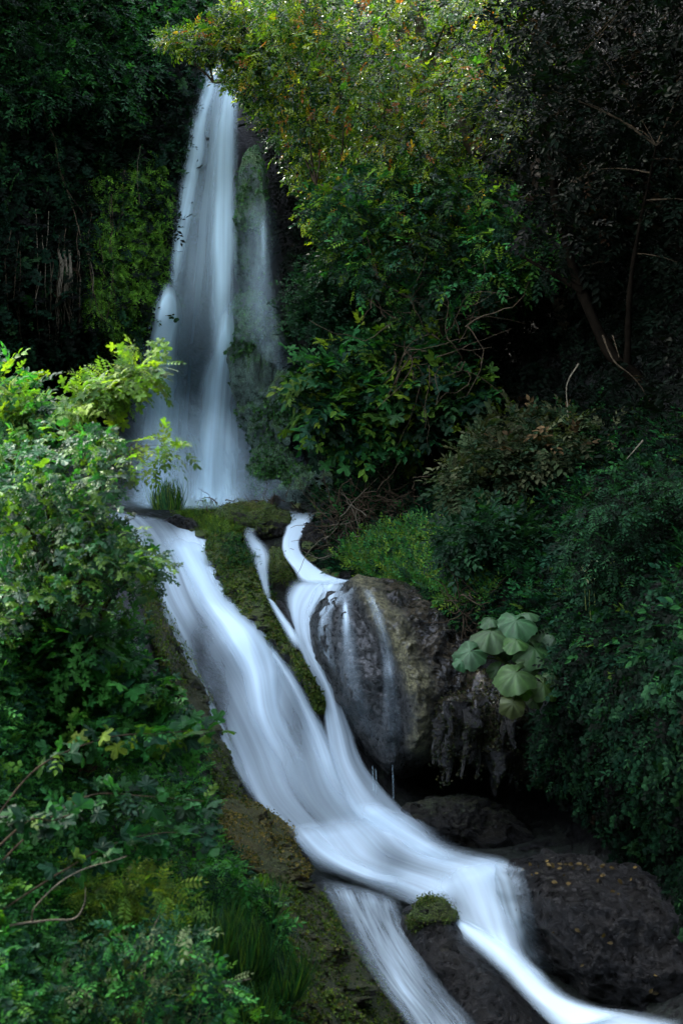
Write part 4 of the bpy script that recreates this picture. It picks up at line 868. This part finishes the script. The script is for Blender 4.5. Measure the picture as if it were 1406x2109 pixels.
# fallen yellow leaves on the lower right boulder and around
fl = np.array([(1120,1780),(1135,1783),(1150,1778),(1165,1785),(1180,1780),(1192,1790),(1205,1786),(1110,1788),(1163,1853),(1170,1860),(1265,1965),(1285,1962),(1300,2018),(1320,1935),(1290,1805),(1200,1812),(1240,1800),(1130,1805),(1215,1795),(1228,1788)])
tplo = T_ovate(.3)
bo = [o for o in C.objects if 'broad dark low' in o.get('label', '')][0]
bv = np.array([v.co for v in bo.data.vertices]) + np.array(bo.location); bx_ = bv[:, 0] / bv[:, 1] * F + W0; by_ = H0 - (bv[:, 2] - CZ) / bv[:, 1] * F
for i in range(42):
    if i < 30: x, y = rng.uniform(1070, 1300), 1768 + abs(rng.normal(0, 20))
    else: x, y = rng.uniform(1120, 1380), rng.uniform(1800, 2060)
    near = np.where(np.hypot(bx_ - x, by_ - y) < 9)[0]
    if not len(near): continue
    c = bv[near[np.argmin(bv[near, 1])]] + [0, -.03, .01]
    V, L, S, Cc = place([tplo], np.zeros((1, 3)), rng.normal(size=(1, 3)) * [1, .4, .3], np.array([[rng.normal(0, .3), -.8, .8]]), np.array([rng.uniform(.035, .075)]), np.array([(.1, .065, .02)]) * rng.uniform(.4, 1.5))
    o = mesh_obj('fallen_leaf', V, L, S, M['petal'], smooth=False, cols=Cc); o.location = c; tag(o, 'small yellow fallen leaf on the dark lower right boulder', 'leaf', 'fallen yellow leaves')

# ------------------------------------------------------------------ unseen leaf canopies added out of view to block sky and sun
def canopy(label, cent, rad, per, size):
    root = shrub('shade_canopy', label, 'shade canopy', cent.mean(0) + [0, 6, -2], cent, rad, per, SPRO, size, G_DK, M['leaf'], stems=12, r0=.12)
def boxpts(n, lo, hi): return rng.uniform(lo, hi, (n, 3))
SUNEL, SUNAZ = 50., -60.   # azimuth measured from +Y towards +X
EXTRA = globals().get('EXTRA', True)
canopy('unseen leaf canopy added to shade the right bank', boxpts(260, (8.6, -4, 8), (16, 22, 20)), 1.3, 34, (.7, 1.3))
canopy('unseen leaf canopy added to shade the far right cliff', boxpts(140, (7, 23, 18.5), (15, 31, 24)), 1.2, 36, (.6, 1.1))
canopy('unseen forest edge added behind the viewpoint to block low light', boxpts(300, (-16, -14, 2), (16, -5, 17)), 1.5, 30, (.9, 1.6))
canopy('unseen leaf mass added in front of the left cliff to stop sunlight', boxpts(150, (-10, 18, 16.5), (-4, 25.2, 21)), .9, 40, (.4, .8))  # floats over the gorge, added only to block the sun
canopy('unseen leaf canopy added to shade the right half of the gorge', boxpts(150, (2.5, 6, 16), (9, 20, 20)), 1.1, 36, (.6, 1.1))
# ------------------------------------------------------------------ camera, light, world
cam = bpy.data.cameras.new('camera'); co = bpy.data.objects.new('camera', cam); C.objects.link(co)
co.location = (0, 0, CZ); co.rotation_euler = (math.radians(90), 0, 0); cam.lens = 36 * F / 2109; cam.sensor_width = 36; cam.clip_end = 2000; cam.clip_start = .1; cam.dof.use_dof = True; cam.dof.focus_distance = 21; cam.dof.aperture_fstop = 2.2
bpy.context.scene.camera = co
el = math.radians(SUNEL); az = math.radians(SUNAZ)
sd = Vector((math.sin(az) * math.cos(el), math.cos(az) * math.cos(el), math.sin(el)))
sun = bpy.data.lights.new('sun', 'SUN'); sun.energy = 9; sun.angle = math.radians(.5); sun.color = (1, .95, .85)
so = bpy.data.objects.new('sun', sun); C.objects.link(so); so.rotation_euler = sd.to_track_quat('Z', 'Y').to_euler(); so.location = (0, 0, 40)
w = bpy.data.worlds.new('World'); bpy.context.scene.world = w; w.use_nodes = True; nt = w.node_tree; bg = nt.nodes['Background']
sky = nt.nodes.new('ShaderNodeTexSky'); sky.sky_type = 'NISHITA'; sky.sun_disc = False; sky.sun_elevation = el; sky.sun_rotation = az
hs = nt.nodes.new('ShaderNodeHueSaturation'); hs.inputs['Saturation'].default_value = .55; nt.links.new(sky.outputs[0], hs.inputs['Color']); nt.links.new(hs.outputs[0], bg.inputs[0]); bg.inputs[1].default_value = 2.5
sc = bpy.context.scene; sc.view_settings.view_transform = 'Standard'; sc.view_settings.look = 'None'; sc.view_settings.exposure = 0
sc.cycles.use_denoising = True; sc.cycles.max_bounces = 6; sc.cycles.transparent_max_bounces = 24; sc.cycles.diffuse_bounces = 4
sc.cycles.sample_clamp_indirect = 4
